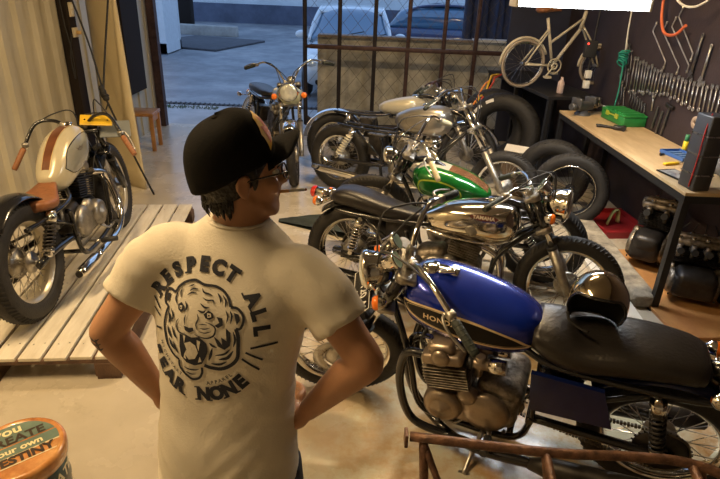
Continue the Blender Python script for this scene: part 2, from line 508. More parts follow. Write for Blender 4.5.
def moto(name, label, rear, front, lean, P, z=0., cat='motorcycle', group=None):
    """rear, front: ground points under the axles; lean in degrees to the rider's left"""
    rx, ry = rear; d = V((front[0] - rx, front[1] - ry)); W = d.length
    root = thing(name, label, cat, (rx, ry, z), (radians(-lean), 0, atan2(d.y, d.x)), group)
    Rr = P.get('Rr', .32); Rf = P.get('Rf', .32); tw = P.get('tw', .055); twf = P.get('twf', .048)
    fm = P.get('frame', BLACKP)
    rake = radians(P.get('rake', 27)); u = V((-sin(rake), 0, cos(rake)))
    fwd = V((cos(rake), 0, sin(rake)))
    L = P.get('fork', .72); ax = V((W, 0, Rf)); top = ax + u * L
    piv = ax - fwd * .045
    S = Matrix.Translation(piv) @ Matrix.Rotation(radians(P.get('steer', 0)), 4, u) @ Matrix.Translation(-piv)
    hs_t = top - fwd * .05 - u * .02; hs_b = top - fwd * .05 - u * .20
    # wheels
    wheel('rear_wheel', root, (0, 0, Rr), Rr, tw, None, P.get('rim', CHROME), P.get('hub', ALU), P.get('drum', .085), P.get('rdisc', 0))
    wheel('front_wheel', root, ax, Rf, twf, S, P.get('rim', CHROME), P.get('hub', ALU), P.get('fdrum', .08), P.get('disc', 0))
    # fork
    f = MB(P.get('slider', ALU), S)
    for sg in (-1, 1):
        y = sg * .092; o = V((0, y, 0)) - fwd * .0
        f.mat(P.get('slider', ALU)).tube([ax + o - u * .02, ax + o + u * .05, ax + o + u * L * .46], [.022, .027, .029], 14)
        f.mat(P.get('seal', RUBS)).cyl(ax + o + u * L * .46, ax + o + u * (L * .46 + .02), .031)
        if P.get('gaiter', 0):
            for q in range(9): f.torus(ax + o + u * (L * .48 + .02 + q * .018), u, .026, .008, 16, 6)
        f.mat(P.get('stan', CHROME)).cyl(ax + o + u * (L * .46), top + o, .019)
        if P.get('ears', 1): f.mat(P.get('earm', BLACKP)).cyl(top + o - u * .20, top + o - u * .02, .027)
    f.mat(P.get('yoke', ALU))
    for q, k in ((.0, .04), (.20, .05)):
        cc = top - u * q
        f.box(cc - fwd * .02, (.075, .245, .028), (0, -rake, 0), .010)
        for sg in (-1, 1): f.cyl(cc + V((0, sg * .092, 0)) - u * .018, cc + V((0, sg * .092, 0)) + u * .018, .031)
    f.mat(CHROME).cyl(top - fwd * .05, top - fwd * .05 + u * .04, .018)
    fo = f.build('front_fork', root)
    # instruments
    if P.get('gauge', 1):
        g = MB(CHROME, S)
        for yy in ([-.055, .055] if P.get('gauge', 1) == 2 else [.03]):
            b = top + u * .035 + fwd * .055 + V((0, yy, 0)); gu = (u * .85 - fwd * .5).normalized()
            g.mat(CHROME).lathe([(.0, -.05), (.034, -.045), (.038, .0), (.041, .006), (.041, .012), (.036, .013)], b, gu, 24)
            g.mat(mat('gauge_glass', (.35, .5, .42), .08, .3)).lathe([(.036, .0125), (0, .013)], b, gu, 24)
        g.build('instrument', root)
    # handlebar: points for the left side in steering space: (forward, left, up)
    def hb(p, sg): return top - fwd * .02 + fwd * p[0] + V((0, sg * p[1], 0)) + u * p[2]
    pts = P.get('bar', [(0, .04, .05), (0, .12, .10), (-.03, .24, .13), (-.10, .36, .12)])
    h = MB(P.get('barm', CHROME), S)
    whole = [hb(p, 1) for p in pts[::-1]] + [hb(p, -1) for p in pts]
    h.tube(whole, .0115, 10, 6)
    for sg in (-1, 1): h.mat(ALU).box(hb((0, .045, .035), sg), (.035, .028, .04), (0, -rake, 0), .006).mat(P.get('barm', CHROME))
    ho = h.build('handlebar', root)
    for sg in (-1, 1):
        a = hb(pts[-1], sg); b = hb(pts[-2], sg); dd = (a - b).normalized()
        gl = P.get('grip_len', .13)
        g = MB(P.get('grip', GRIPK), S)
        g.tube([a - dd * .012, a - dd * .005, a + dd * (gl - .012), a + dd * gl], [.014, .018, .017, .015], 14)
        for q in range(6): g.torus(a + dd * (.01 + q * (gl - .02) / 5.5), dd, .017, .0022, 14, 5)
        g.build('grip', ho)
        # switch gear, lever and perch
        l = MB(P.get('leverm', ALU), S)
        l.box(a - dd * .035, (.036, .036, .036), frame(dd)[0].to_track_quat('X', 'Z').to_matrix(), .010)
        if P.get('levers', 1):
            q0 = a - dd * .03 + fwd * .03; l.tube([q0, q0 + fwd * .03 + dd * .04, q0 + fwd * .035 + dd * .10, q0 + fwd * .01 + dd * (gl + .03)], [.007, .006, .005, .006], 8, 4)
        l.build('brake_lever' if sg < 0 else 'clutch_lever', ho)
        if P.get('mirror', 0) and sg == P['mirror']:
            mm = MB(CHROME, S); q0 = a - dd * .03
            mm.tube([q0, q0 + u * .08, q0 + u * .15 - fwd * .05], .005, 6, 4)
            mm.lathe([(0, -.02), (.05, -.012), (.056, 0), (.052, .004), (0, .005)], q0 + u * .17 - fwd * .05, -fwd + u * .3, 24)
            mm.build('mirror', ho)
    # headlight
    if P.get('light', 1):
        rl = P.get('rl', .085); hc = top - u * .11 + fwd * P.get('lfwd', .10); hd = V((cos(radians(P.get('ldrop', 4))), 0, -sin(radians(P.get('ldrop', 4)))))
        k = MB(P.get('lshell', CHROME), S)
        k.lathe([(0, -rl * 1.25), (rl * .35, -rl * 1.2), (rl * .72, -rl * .9), (rl * .93, -rl * .35), (rl, .0), (rl * 1.04, .004), (rl * 1.05, .018), (rl * .97, .026)], hc, hd, 28)
        for sg in (-1, 1): k.cyl(hc + V((0, sg * rl, 0)), hc + V((0, sg * .1, 0)) - fwd * .03, .008)
        k.mat(GLASS).lathe([(rl * .97, .022), (rl * .8, .036), (rl * .4, .044), (0, .047)], hc, hd, 28)
        ko = k.build('headlight', root)
    if P.get('ind', 1):
        for sg in (-1, 1):
            i_ = MB(CHROME, S); hc = top - u * .13 + fwd * .05; q = hc + V((0, sg * P.get('indw', .15), 0))
            i_.cyl(hc + V((0, sg * .09, 0)), q, .007)
            i_.lathe([(.012, -.035), (.028, -.02), (.030, .0)], q, (1, 0, 0), 16)
            i_.mat(ORANGE).lathe([(.030, 0), (.030, .014), (.022, .024), (0, .027)], q, (1, 0, 0), 16)
            i_.build('front_indicator', root)
    # frame
    k = MB(fm); hy = .0; bw = .11
    ez = P.get('ez', .36); ex = P.get('ex', W * .50)
    sx = P.get('seatx', .16); sz = P.get('seatz', .72)
    t = P.get('frt', .015)
    k.cyl(hs_b, hs_t, .030)
    k.tube([hs_t - u * .05, V((W * .62, 0, hs_t.z - .03)), V((W * .34, 0, sz + .02))], .022, 10, 6)
    for sg in (-1, 1):
        y = sg * bw
        k.tube([hs_b + V((0, sg * .02, .01)), V((ex + .27, y, ez + .15)), V((ex + .22, y, ez - .12)), V((ex + .1, y, ez - .17)), V((ex - .2, y, ez - .17)), V((ex - .27, y, ez - .05)), V((ex - .27, y, ez + .12)), V((ex - .30, y, sz - .05))], t, 10, 6)
        if P.get('hardtail', 0):
            k.tube([V((ex - .30, y, sz - .05)), V((.12, sg * .10, Rr + .18)), V((0, sg * .10, Rr))], t, 10, 5)
            k.tube([V((ex - .27, y, ez - .1)), V((.15, sg * .10, Rr - .04)), V((0, sg * .10, Rr))], t, 10, 5)
        else:
            k.tube([V((W * .45, sg * .03, sz + .03)), V((W * .32, y, sz)), V((sx, y, sz)), V((sx - .16, y * .9, sz + .01))], t * .9, 10, 5)
            k.tube([V((ex - .27, y, ez + .05)), V((sx + .02, y, sz - .0))], t * .8, 8)
    for zz in (ez - .16,): k.cyl((ex - .2, -bw, zz), (ex - .2, bw, zz), .014)
    k.cyl((ex - .27, -.13, ez - .02), (ex - .27, .13, ez - .02), .016)
    k.build('frame', root)
    if not P.get('hardtail', 0):
        k = MB(P.get('armm', fm))
        for sg in (-1, 1):
            k.tube([V((ex - .27, sg * .10, ez - .02)), V((.15, sg * .10, Rr + .0)), V((-.05, sg * .10, Rr))], .019, 10, 4)
            k.box((-.01, sg * .10, Rr), (.09, .012, .05), None, .004)
        k.build('swingarm', root)
    if P.get('shock', 1):
        st = V(P.get('stop', (sx + .02, .125, sz - .02)))
        for sg in (-1, 1):
            a = V((P.get('sbx', .02), sg * .125, Rr + .03)); b = V((st.x, sg * st.y, st.z)); dd = (b - a)
            k = MB(P.get('shockb', BLACKP)); k.cyl(a, a + dd * .55, .016).cyl(a + dd * .5, b, .008)
            k.mat(CHROME).cyl(a + dd * .78, b - dd * .02, .030).cyl(a + dd * .06, a + dd * .11, .030)
            for q in (a, b): k.cyl(q - V((0, .02, 0)), q + V((0, .02, 0)), .014)
            k.mat(P.get('spring', CHROME)).helix(a + dd * .1, a + dd * .80, .027, P.get('springr', .005), 8, 6)
            k.build('rear_shock', root)
    # fenders
    if P.get('ffen', 1):
        a0, a1 = P.get('ffa', (20, 170)); fender('front_fender', root, ax, Rf + .018, twf + .012, radians(a0), radians(a1), P.get('ffm', CHROME), S, CHROME)
    if P.get('rfen', 1):
        a0, a1 = P.get('rfa', (40, 185)); fender('rear_fender', root, (0, 0, Rr), Rr + P.get('rfo', .03), tw + .02, radians(a0), radians(a1), P.get('rfm', CHROME))
    # tank
    T = P.get('tank')
    tank = None
    if T:
        k = MB(P.get('tankm', CHROME)); k.loft(T, 34, 32, e=P.get('te', 2.6))
        if P.get('tankf'): P['tankf'](k)
        tank = k.build('fuel_tank', root)
        tx, tz = P.get('cap', (T[len(T) // 2 + 1][0], 0)); 
        hit = BVHTree.FromPolygons([w.co for w in tank.data.vertices], [p.vertices for p in tank.data.polygons]).ray_cast(V((tx, 0, 2)), V((0, 0, -1)))
        hp = hit[0] if hit[0] else V((tx, 0, 1)); hn = hit[1] if hit[0] else V((0, 0, 1))
        if hn.z < 0: hn = -hn
        k = MB(P.get('capm', CHROME))
        k.lathe([(.040, -.006), (.040, .008), (.034, .016), (.03, .018), (.012, .020), (0, .021)], hp, hn, 24)
        if P.get('caplatch', 0):
            k.box(hp + V((-.055, 0, .006)), (.12, .05, .016), (0, P.get('latchrot', .15), 0), .006).box(hp + V((-.07, .02, .012)), (.07, .02, .018), (0, .15, .2), .006)
        k.build('tank_cap', tank)
    # seat
    Sg = P.get('seat')
    if Sg:
        k = MB(P.get('seatm', SEATB)); k.loft(Sg, 26, 24, e=P.get('se', 2.8))
        so = k.build('seat', root)
        if P.get('piping', 0):
            k = MB(P.get('pipem', CHROME))
            for sg in (-1, 1): k.tube([V((r[0], sg * (r[3] * 1.005), r[2] - r[5] * .35)) for r in Sg[1:-1]], .005, 6, 4)
            k.build('seat_trim', so)
    # engine and exhaust
    E_ = P.get('engine', {})
    engine(root, E_, (ex, 0, ez))
    for n_, (pp, r0, muf) in enumerate(P.get('pipes', [])):
        k = MB(P.get('pipem2', CHROME)); k.tube([V(p) for p in pp], r0, 14, 8)
        if muf:
            a, b, rm = V(muf[0]), V(muf[1]), muf[2]; dd = b - a
            k.mat(P.get('mufm', CHROME)).tube([a, a + dd * .12, a + dd * .85, b], [r0, rm, rm, rm * .7], 18)
            k.mat(DARKM).cyl(b - dd * .02, b + dd * .01, rm * .55)
        k.build('exhaust_pipe', root)
    # chain, sprocket, footpegs, kick stand, kick lever
    cs = P.get('chain_side', 1)
    k = MB(DARKM); y = cs * .085
    k.lathe([(.03, -.004), (.105, -.004), (.105, .004), (.03, .004)], (0, y * .9, Rr), (0, 1, 0), 30)
    for q in range(30):
        a = q * 2 * pi / 30; k.cyl((cos(a) * .106, y * .9, Rr + sin(a) * .106), (cos(a) * .114, y * .9, Rr + sin(a) * .114), .004, n=4)
    k.build('rear_sprocket', root)
    k = MB(mat('chain_steel', (.20, .18, .15), .4, .8, var=.4))
    k.tube([(-.11, y * .9, Rr), (-.078, y * .9, Rr + .078), (0, y * .9, Rr + .112)], .008, 6, 5, sq=.6).tube([(-.11, y * .9, Rr), (-.078, y * .9, Rr - .078), (0, y * .9, Rr - .112)], .008, 6, 5, sq=.6)
    k.cyl((ex - .20, y * .9 - .006, ez), (ex - .20, y * .9 + .006, ez), .042)
    fx = V((ex - .20, y * .9, ez))
    for sg in (-1, 1):
        a = V((0, y * .9, Rr + sg * .108)); b = fx + V((0, 0, sg * .038)); nL = 44
        for q in range(nL):
            p = a + (b - a) * (q + .5) / nL; k.box(p, ((b - a).length / nL * .72, .010 if q % 2 else .016, .012), (0, -atan2(b.z - a.z, b.x - a.x), 0), .0)
    k.build('drive_chain', root)
    for sg in (-1, 1): k = MB(STEEL); k.cyl((ex - .12, sg * .1, ez - .13), (ex - .12, sg * .19, ez - .13), .010).mat(RUBS).cyl((ex - .12, sg * .18, ez - .13), (ex - .12, sg * .28, ez - .12), .017); k.build('footpeg', root)
    k = MB(STEEL); k.tube([(ex - .09, .12, ez - .16), (ex - .06, .20, (ez - .16) * .45), (ex - .05, .26 + .02, .045)], .011, 8, 4).box((ex - .05, .29, .04), (.05, .05, .008)); k.build('kickstand', root)
    for sg in (-1, 1): k = MB(STEEL); k.tube([(ex - .02, sg * .15, ez - .06), (ex + .03, sg * .18, ez - .10), (ex + .10, sg * .19, ez - .09)], .007, 8, 4).mat(RUBS).cyl((ex + .10, sg * .17, ez - .09), (ex + .10, sg * .22, ez - .09), .011); k.build('foot_lever', root)
    # cables
    k = MB(RUBS, None)
    for q, sg in enumerate((-1, 1, -1)):
        a = S @ (hb(pts[-2], sg)); b = hs_b + V((-.10, sg * .05, -.02)); mid = S @ (top + fwd * .10 + V((0, sg * (.10 - .05 * q), .10 - .05 * q)))
        k.tube([a, (a + mid) / 2 + V((0, 0, .03)), mid, S @ (top + fwd * .03 - u * .15 + V((0, sg * .05, 0))), b, b + V((-.12, 0, -.20))], .0045, 6, 5)
    k.build('control_cables', root)
    if P.get('cleft', 0) or P.get('battery', 1):
        k = MB(P.get('batm', DARKM)); k.box((ex - .36, 0, ez + .16), (.16, .16, .20), None, .012); k.mat(STEEL).box((ex - .36, .0, ez + .26), (.17, .17, .012)); k.build('battery_box', root)
    if P.get('tail', 1):
        tp = V(P.get('tailp', (-.30, 0, .66))); k = MB(P.get('tailm', CHROME)); k.cyl(tp + V((.10, 0, .0)), tp, .030, .040, 16).box(tp + V((.06, 0, -.05)), (.12, .05, .03), (0, -.5, 0), .006)
        k.mat(RED).lathe([(.040, 0), (.040, .02), (.030, .034), (0, .038)], tp, (-1, 0, .15), 20)
        to = k.build('tail_light', root)
        for sg in (-1, 1):
            i_ = MB(CHROME); q = tp + V((.06, sg * .14, -.02)); i_.cyl(tp + V((.06, 0, -.02)), q, .007)
            i_.lathe([(.012, .035), (.028, .02), (.030, .0)], q, (1, 0, 0), 16); i_.mat(ORANGE).lathe([(.030, 0), (.030, -.014), (.022, -.024), (0, -.027)], q, (1, 0, 0), 16)
            i_.build('rear_indicator', root)
    return root, tank, S, dict(W=W, top=top, u=u, fwd=fwd, ax=ax, ex=ex, ez=ez)
# ------------------------------------------------------------------ setting
def new_mat(name):
    m = bpy.data.materials.new(name); m.use_nodes = True
    return m, m.node_tree, m.node_tree.nodes['Principled BSDF']
def floor_mat():
    m, nt, b = new_mat('painted_floor')
    tc = nt.nodes.new('ShaderNodeTexCoord').outputs['Object']
    base = ramp_noise(nt, .9, [(.3, (.40, .34, .26)), (.5, (.53, .47, .37)), (.7, (.60, .54, .44))], tc)
    stain = ramp_noise(nt, 1.7, [(.44, (1, 1, 1)), (.54, (.78, .56, .34)), (.68, (.45, .25, .11))], tc, 10, .7)
    oil = ramp_noise(nt, 3.1, [(.58, (1, 1, 1)), (.70, (.45, .40, .33))], tc, 10, .7)
    teal = ramp_noise(nt, 1.1, [(.46, (.0, .0, .0)), (.56, (1., 1., 1.))], tc, 8, .7)
    # stains gather in the working area on the right half of the shop
    sep = nt.nodes.new('ShaderNodeSeparateXYZ'); nt.links.new(tc, sep.inputs[0])
    mr = nt.nodes.new('ShaderNodeMapRange'); nt.links.new(sep.outputs['X'], mr.inputs['Value'])
    mr.inputs['From Min'].default_value = -.7; mr.inputs['From Max'].default_value = .5
    my = nt.nodes.new('ShaderNodeMapRange'); nt.links.new(sep.outputs['Y'], my.inputs['Value'])
    my.inputs['From Min'].default_value = 4.2; my.inputs['From Max'].default_value = 2.6
    mu = nt.nodes.new('ShaderNodeMath'); mu.operation = 'MULTIPLY'
    nt.links.new(mr.outputs['Result'], mu.inputs[0]); nt.links.new(my.outputs['Result'], mu.inputs[1])
    c = mixc(nt, .55, base, oil, 'MULTIPLY')
    c2 = mixc(nt, teal, base, (.50, .56, .50))
    c2 = mixc(nt, 1., c2, stain, 'MULTIPLY')
    c = mixc(nt, mu.outputs[0], c, c2)
    nt.links.new(c, b.inputs['Base Color'])
    r = ramp_noise(nt, 2.2, [(.35, (.16, .16, .16)), (.7, (.38, .38, .38))], tc)
    nt.links.new(r, b.inputs['Roughness'])
    bn = nt.nodes.new('ShaderNodeTexNoise'); bn.inputs['Scale'].default_value = 5; nt.links.new(tc, bn.inputs['Vector'])
    bp = nt.nodes.new('ShaderNodeBump'); bp.inputs['Strength'].default_value = .12; bp.inputs['Distance'].default_value = .03
    nt.links.new(bn.outputs['Fac'], bp.inputs['Height']); nt.links.new(bp.outputs['Normal'], b.inputs['Normal'])
    b.inputs['Coat Weight'].default_value = .25; b.inputs['Coat Roughness'].default_value = .12
    return m
def street_mat():
    m, nt, b = new_mat('wet_concrete_street')
    tc = nt.nodes.new('ShaderNodeTexCoord').outputs['Object']
    a = ramp_noise(nt, .35, [(.3, (.17, .18, .19)), (.5, (.27, .28, .29)), (.68, (.42, .41, .40))], tc, 10, .65)
    d = ramp_noise(nt, 1.6, [(.42, (.55, .55, .58)), (.62, (1, 1, 1))], tc, 10, .7)
    nt.links.new(mixc(nt, .8, a, d, 'MULTIPLY'), b.inputs['Base Color'])
    b.inputs['Roughness'].default_value = .5
    return m
def plane(name, x0, x1, y0, y1, z, m, th=.1):
    k = MB(m); k.box(((x0 + x1) / 2, (y0 + y1) / 2, z - th / 2), (x1 - x0, y1 - y0, th)); return struct(k.build(name))
CONC = mat('rough_grey_concrete', (.52, .49, .40), .85, 0, col2=(.24, .23, .19), vs=3.5, bump=.5, bs=22)
CONCL = mat('pale_concrete', (.45, .45, .45), .8, 0, var=.3, vs=2.5, bump=.2)
IRON = mat('dark_gate_iron', (.035, .028, .03), .5, .5, var=.3, vs=20, bump=.1)
IRONB = mat('brown_gate_iron', (.10, .055, .05), .5, .4, var=.5, vs=14)
CORR = mat('corrugated_zinc', (.66, .61, .48), .42, .25, col2=(.48, .44, .34), vs=2.2, rvar=.08, stretch=(1, 1, .3))
POSTM = mat('dark_post_paint', (.022, .016, .013), .75, spec=.2)
PEG = mat('pegboard_dark', (.040, .026, .030), .7, 0, var=.3, vs=5, bump=.1)
PLY = mat('plywood_worktop', (.60, .44, .25), .55, 0, col2=(.42, .29, .15), vs=3., stretch=(2, .5, 1), bump=.05)
WSTEEL = mat('workbench_steel', (.022, .022, .024), .45, .3)
WRENCH = mat('wrench_chrome_vanadium', (.60, .58, .55), .3, .9, var=.3)
WRENCHD = mat('dark_tool_steel', (.20, .19, .19), .4, .8, var=.4)

plane('floor', -2.95, 2.62, -1.6, 7.85, 0, floor_mat(), .12)
plane('trim_1', -3.4, 2.75, 7.85, 9.15, -.01, mat('apron_slab', (.42, .41, .40), .55, 0, var=.25, vs=3), .12)
k = MB(mat('drain_grating', (.03, .03, .035), .6)); k.box((-1.2, 9.22, -.02), (4.4, .12, .04))
for i in range(55): k.mat(IRON).box((-3.36 + i * .08, 9.22, .003), (.02, .12, .014))
struct(k.build('trim_2'))
plane('ground', -16, 14, 9.15, 27, -.03, street_mat(), .1)
# left wall of corrugated sheet
k = MB(CORR); X0 = -2.86; prof = []
y = -1.6
while y < 5.5:
    prof += [(X0, y), (X0, y + .13), (X0 + .035, y + .155), (X0 + .035, y + .235), (X0, y + .26)]; y += .26
prof.append((X0, y))
vs = [(a, b, 0) for a, b in prof] + [(a, b, 3.5) for a, b in prof]; n_ = len(prof)
k.add(vs, [(i, i + 1, n_ + i + 1, n_ + i) for i in range(n_ - 1)], False)
vs = [(a - .01, b, 0) for a, b in prof] + [(a - .01, b, 3.5) for a, b in prof]
k.add(vs, [(i + 1, i, n_ + i, n_ + i + 1) for i in range(n_ - 1)], False)
k.mat(CORR).box((X0 - .05, 6.6, 1.75), (.06, 2.2, 3.5))
for i in range(9): k.box((X0 - .015, 5.75 + i * .24, 1.75), (.03, .09, 3.5))
struct(k.build('wall_left'))
k = MB(POSTM); k.box((X0 + .045, 5.56, 1.75), (.09, .15, 3.5), None, .004).box((X0 + .05, 5.56, .01), (.16, .24, .02)); struct(k.build('trim_3'))
k = MB(POSTM); k.box((-2.80, 6.95, 2.05), (.05, .50, 2.9)); k.mat(IRONB).box((-2.80, 7.72, 1.75), (.10, .10, 3.5)); struct(k.build('door_1'))
k = MB(PEG); k.box((2.57, 3.1, 1.75), (.10, 9.4, 3.5)); struct(k.build('wall_right'))
k = MB(mat('shop_paint', (.36, .33, .28), .8, 0, var=.1)); k.box((-.15, -1.65, 1.75), (5.5, .1, 3.5)); struct(k.build('wall_back'))
k = MB(mat('ceiling_paint', (.30, .28, .25), .9)); k.box((-.15, 3.15, 3.55), (5.6, 9.6, .1)); struct(k.build('ceiling'))
k = MB(mat('navy_panel_paint', (.030, .035, .075), .65, 0, var=.2)); k.box((2.18, 7.60, 1.75), (.80, .05, 3.5)); struct(k.build('wall_far'))
# low wall between the shop and the street
k = MB(CONC); k.box((.95, 8.30, .61), (3.30, .16, 1.22)); struct(k.build('wall_front'))
k = MB(mat('white_ledge', (.62, .62, .60), .6)); k.box((2.0, 8.22, 1.24), (1.1, .16, .035)).mat(mat('brown_ledge', (.22, .18, .15), .7)).box((.38, 8.26, 1.225), (2.14, .22, .03)); struct(k.build('trim_4'))

# sliding lattice gate
g = thing('sliding_gate', 'tall dark iron sliding gate with vertical bars and wire mesh before the low concrete wall', 'gate', (0, 7.80, 0))
k = MB(IRON); k.tube([(-.83, 0, 3.3), (-.83, 0, .32), (-.80, 0, .18), (-.70, 0, .10), (-.5, 0, .08), (2.3, 0, .08)], .030, 10, 4)
k.cyl((2.3, 0, .08), (2.3, 0, 3.3), .03)
k.build('gate_frame', g)
for i, x in enumerate((-.375, .09, .53, 1.00, 1.42, 1.86)):
    k = MB(IRON if i < 2 else IRONB); k.box((x, 0, 1.70), (.052, .05, 3.2), None, .008); k.build('bar', g)
k = MB(IRONB); k.box((.75, 0, 1.12), (3.05, .055, .055), None, .008).box((.75, 0, 2.45), (3.1, .04, .05), None, .006)
k.cyl((-.83, 0, 1.12), (-.7, 0, 1.12), .022); k.build('cross_rail', g)
k = MB(mat('mesh_wire', (.07, .06, .06), .5, .5))
for i in range(34):
    for sg in (-1, 1):
        a = -2.2 + i * .19; z0, z1 = .1, 3.2
        pa = [a if sg > 0 else a + 2.6, z0]; pb = [a + 2.6 if sg > 0 else a, z1]
        dx = pb[0] - pa[0]; lo, hi = -.8, 2.28; t0, t1 = 0., 1.
        for bound in (lo, hi):
            pass
        ts = sorted([(lo - pa[0]) / dx, (hi - pa[0]) / dx]); t0 = max(0, ts[0]); t1 = min(1, ts[1])
        if t1 - t0 > .02: k.tube([(pa[0] + dx * t0, .035 * 1, pa[1] + (z1 - z0) * t0), (pa[0] + dx * t1, .035, pa[1] + (z1 - z0) * t1)], .0028, 4, caps=False)
k.build('wire_mesh', g)

# street side
k = MB(mat('pale_blue_wall_render', (.62, .68, .70), .8, 0, var=.18, vs=.7)); k.box((-1, 26.6, 3), (34, .3, 6), (0, 0, -.02)); k.build('wall_street')['kind'] = 'structure'
k = MB(mat('dark_blue_wall_base', (.11, .13, .19), .8, 0, var=.4, vs=1.2)); k.box((-1, 26.38, .36), (34, .16, .78), (0, 0, -.02)); struct(k.build('baseboard_street'))
# lit shopfront across the yard
s = thing('shopfront', 'pale building corner with a warmly lit window across the yard', 'building', (-5.6, 15.2, 0))
WB = mat('shopfront_white', (.66, .70, .72), .6, 0, var=.1)
k = MB(WB); k.box((-.95, .6, .12), (2.7, 1.2, .24)).box((.28, .6, 1.6), (.22, 1.2, 3.2)).box((-.95, .1, 3.2), (2.7, .3, .9)).box((-.95, 1.15, 1.6), (2.7, .1, 3.2)); k.build('wall', s)
k = MB(POSTM); k.box((.13, .0, 1.5), (.06, .08, 2.6)).box((-.95, .0, .28), (2.2, .08, .08)); k.build('window_frame', s)
k = MB(mat('lit_room', (.9, .7, .4), .8, emit=(1, .66, .28), es=1.6, col2=(.6, .35, .15), vs=2.)); k.box((-.95, .85, 1.5), (2.2, .05, 2.4)); k.build('lit_interior', s)
k = MB(mat('shop_counter_wood', (.4, .2, .08), .5)); k.box((-.6, .6, .5), (1.0, .25, .5)).cyl((-.15, .5, 1.15), (-.15, .5, 1.35), .13, .1, 16); k.build('display', s)
k = MB(mat('entrance_ramp_dark', (.085, .085, .095), .8, 0, var=.3)); k.box((0, 0, .03), (2.6, 3.0, .06), None, .02)
tag(k.build('entrance_mat', None, (-5.0, 18.0, -.03), (0, 0, -.30)), 'dark flat mat on the street before the lit shopfront', 'mat')
k = MB(mat('kerb_stone', (.42, .40, .36), .85, 0, var=.3, vs=3)); k.box((0, 0, .15), (2.2, .3, .36), None, .04); tag(k.build('kerb_block', None, (-5.6, 20.6, -.03), (0, 0, -.15)), 'short pale stone kerb block lying before the dark street post', 'kerb')
k = MB(POSTM); k.box((0, 0, 1.5), (.62, .4, 3.0), None, .02).box((0, 0, .05), (.8, .5, .1)); tag(k.build('street_post', None, (-6.6, 21.4, -.03)), 'thick black post standing across the street', 'post')
k = MB(mat('moss', (.09, .13, .05), .9, 0, var=.5, vs=10)); 
for i in range(260):
    a = V((random.uniform(-.55, .55), random.uniform(-.10, .10), 0)); k.tube([a, a + V((random.uniform(-.02, .02), random.uniform(-.02, .02), random.uniform(.015, .04)))], [.006, .001], 4)
o = k.build('grass', None, (-2.9, 8.95, -.01)); o['kind'] = 'stuff'; tag(o, 'strip of short green grass beside the drain outside the door', 'grass')

# parked car
def car(name, label, loc, rz, body, L=3.9, hw=.83):
    c = thing(name, label, 'car', loc, (0, 0, rz))
    k = MB(body)      # x = forward, origin middle of the ground footprint
    k.loft([[-L / 2, 0, .62, hw * .86, .20, .22], [-L / 2 + .15, 0, .64, hw * .97, .30, .38], [-.6, 0, .66, hw, .32, .44], [.55, 0, .66, hw, .32, .44], [1.0, 0, .62, hw * .99, .32, .40], [L / 2 - .25, 0, .58, hw * .95, .24, .34], [L / 2 - .03, 0, .52, hw * .84, .14, .24], [L / 2, 0, .52, hw * .75, .06, .12]], 40, 32, e=4.2)
    bo = k.build('body', c)
    k = MB(mat('windscreen_glass', (.05, .12, .20), .06, .0, coat=1., spec=.8))
    k.loft([[-L / 2 + .25, 0, .95, hw * .80, .02, .05], [-L / 2 + .55, 0, .98, hw * .84, .38, .1], [-.5, 0, .98, hw * .86, .50, .1], [.15, 0, .98, hw * .86, .47, .1], [.62, 0, .97, hw * .90, .20, .1], [.95, 0, .96, hw * .92, .01, .1]], 30, 32, e=3.6)
    k.build('windscreen', c)
    k = MB(body)
    for sg in (-1, 1):
        k.tube([(.98, sg * hw * .90, .95), (.60, sg * hw * .84, 1.20), (.16, sg * hw * .74, 1.42), (-.6, sg * hw * .74, 1.46), (-1.3, sg * hw * .76, 1.36), (-1.65, sg * hw * .78, 1.0)], .032, 8, 6)
    k.loft([[-1.35, 0, 1.34, hw * .68, .03, .04], [-.6, 0, 1.45, hw * .74, .045, .04], [.1, 0, 1.43, hw * .74, .04, .04], [.24, 0, 1.38, hw * .70, .015, .03]], 14, 24, e=3.5)
    k.build('roof', c)
    for sg in (-1, 1):
        k = MB(body); k.ell((.62, sg * (hw + .10), 1.0), (.07, .11, .075)).mat(POSTM).ell((.57, sg * (hw + .10), 1.0), (.04, .095, .062)).cyl((.64, sg * (hw - .04), .95), (.62, sg * (hw + .05), .98), .018); k.build('wing_mirror', c)
        k = MB(GLASS); k.ell((L / 2 - .16, sg * hw * .74, .68), (.16, .15, .085), (0, .4, 0)); k.build('headlight', c)
        for x in (-1.2, 1.2):
            k = MB(RUBBER); k.torus((x, sg * (hw - .08), .30), (0, 1, 0), .21, .09, 32, 10).mat(STEEL).lathe([(.16, 0), (.14, .03), (.03, .04), (0, .04)], (x, sg * (hw - .06), .30), (0, sg, 0), 20); k.build('wheel', c)
    k = MB(POSTM); k.box((L / 2 - .06, 0, .60), (.08, .7, .10), None, .02).box((L / 2 - .06, 0, .36), (.08, 1.1, .12), None, .03); k.build('grille', c)
    k = MB(mat('wiper_black', (.02, .02, .02), .5)); k.tube([(.99, -.3, 1.0), (.80, .25, 1.10)], .01, 6).tube([(.99, .25, 1.0), (.82, .65, 1.07)], .01, 6); k.build('wipers', c)
    return c
car('hatchback', 'pale blue-white hatchback parked outside behind the low concrete wall', (-.33, 11.75, -.03), -pi / 2, mat('car_pale_paint', (.58, .66, .70), .2, 0, coat=.8))
car('sedan', 'dark navy car parked beyond the low wall to the right of the pale hatchback', (2.5, 15.2, -.03), -pi / 2 + 1.35, mat('car_navy_paint', (.035, .05, .11), .25, 0, coat=.8), 4.3)
k = MB(mat('navy_tarpaulin', (.022, .035, .09), .7, 0, var=.3, vs=5))
for i in range(9): k.tube([(i * .11, .03 * (i % 2), 3.4), (i * .11, .04 * ((i + 1) % 2), 2.2), (i * .112, .03 * (i % 2), .02)], .075, 10, 4)
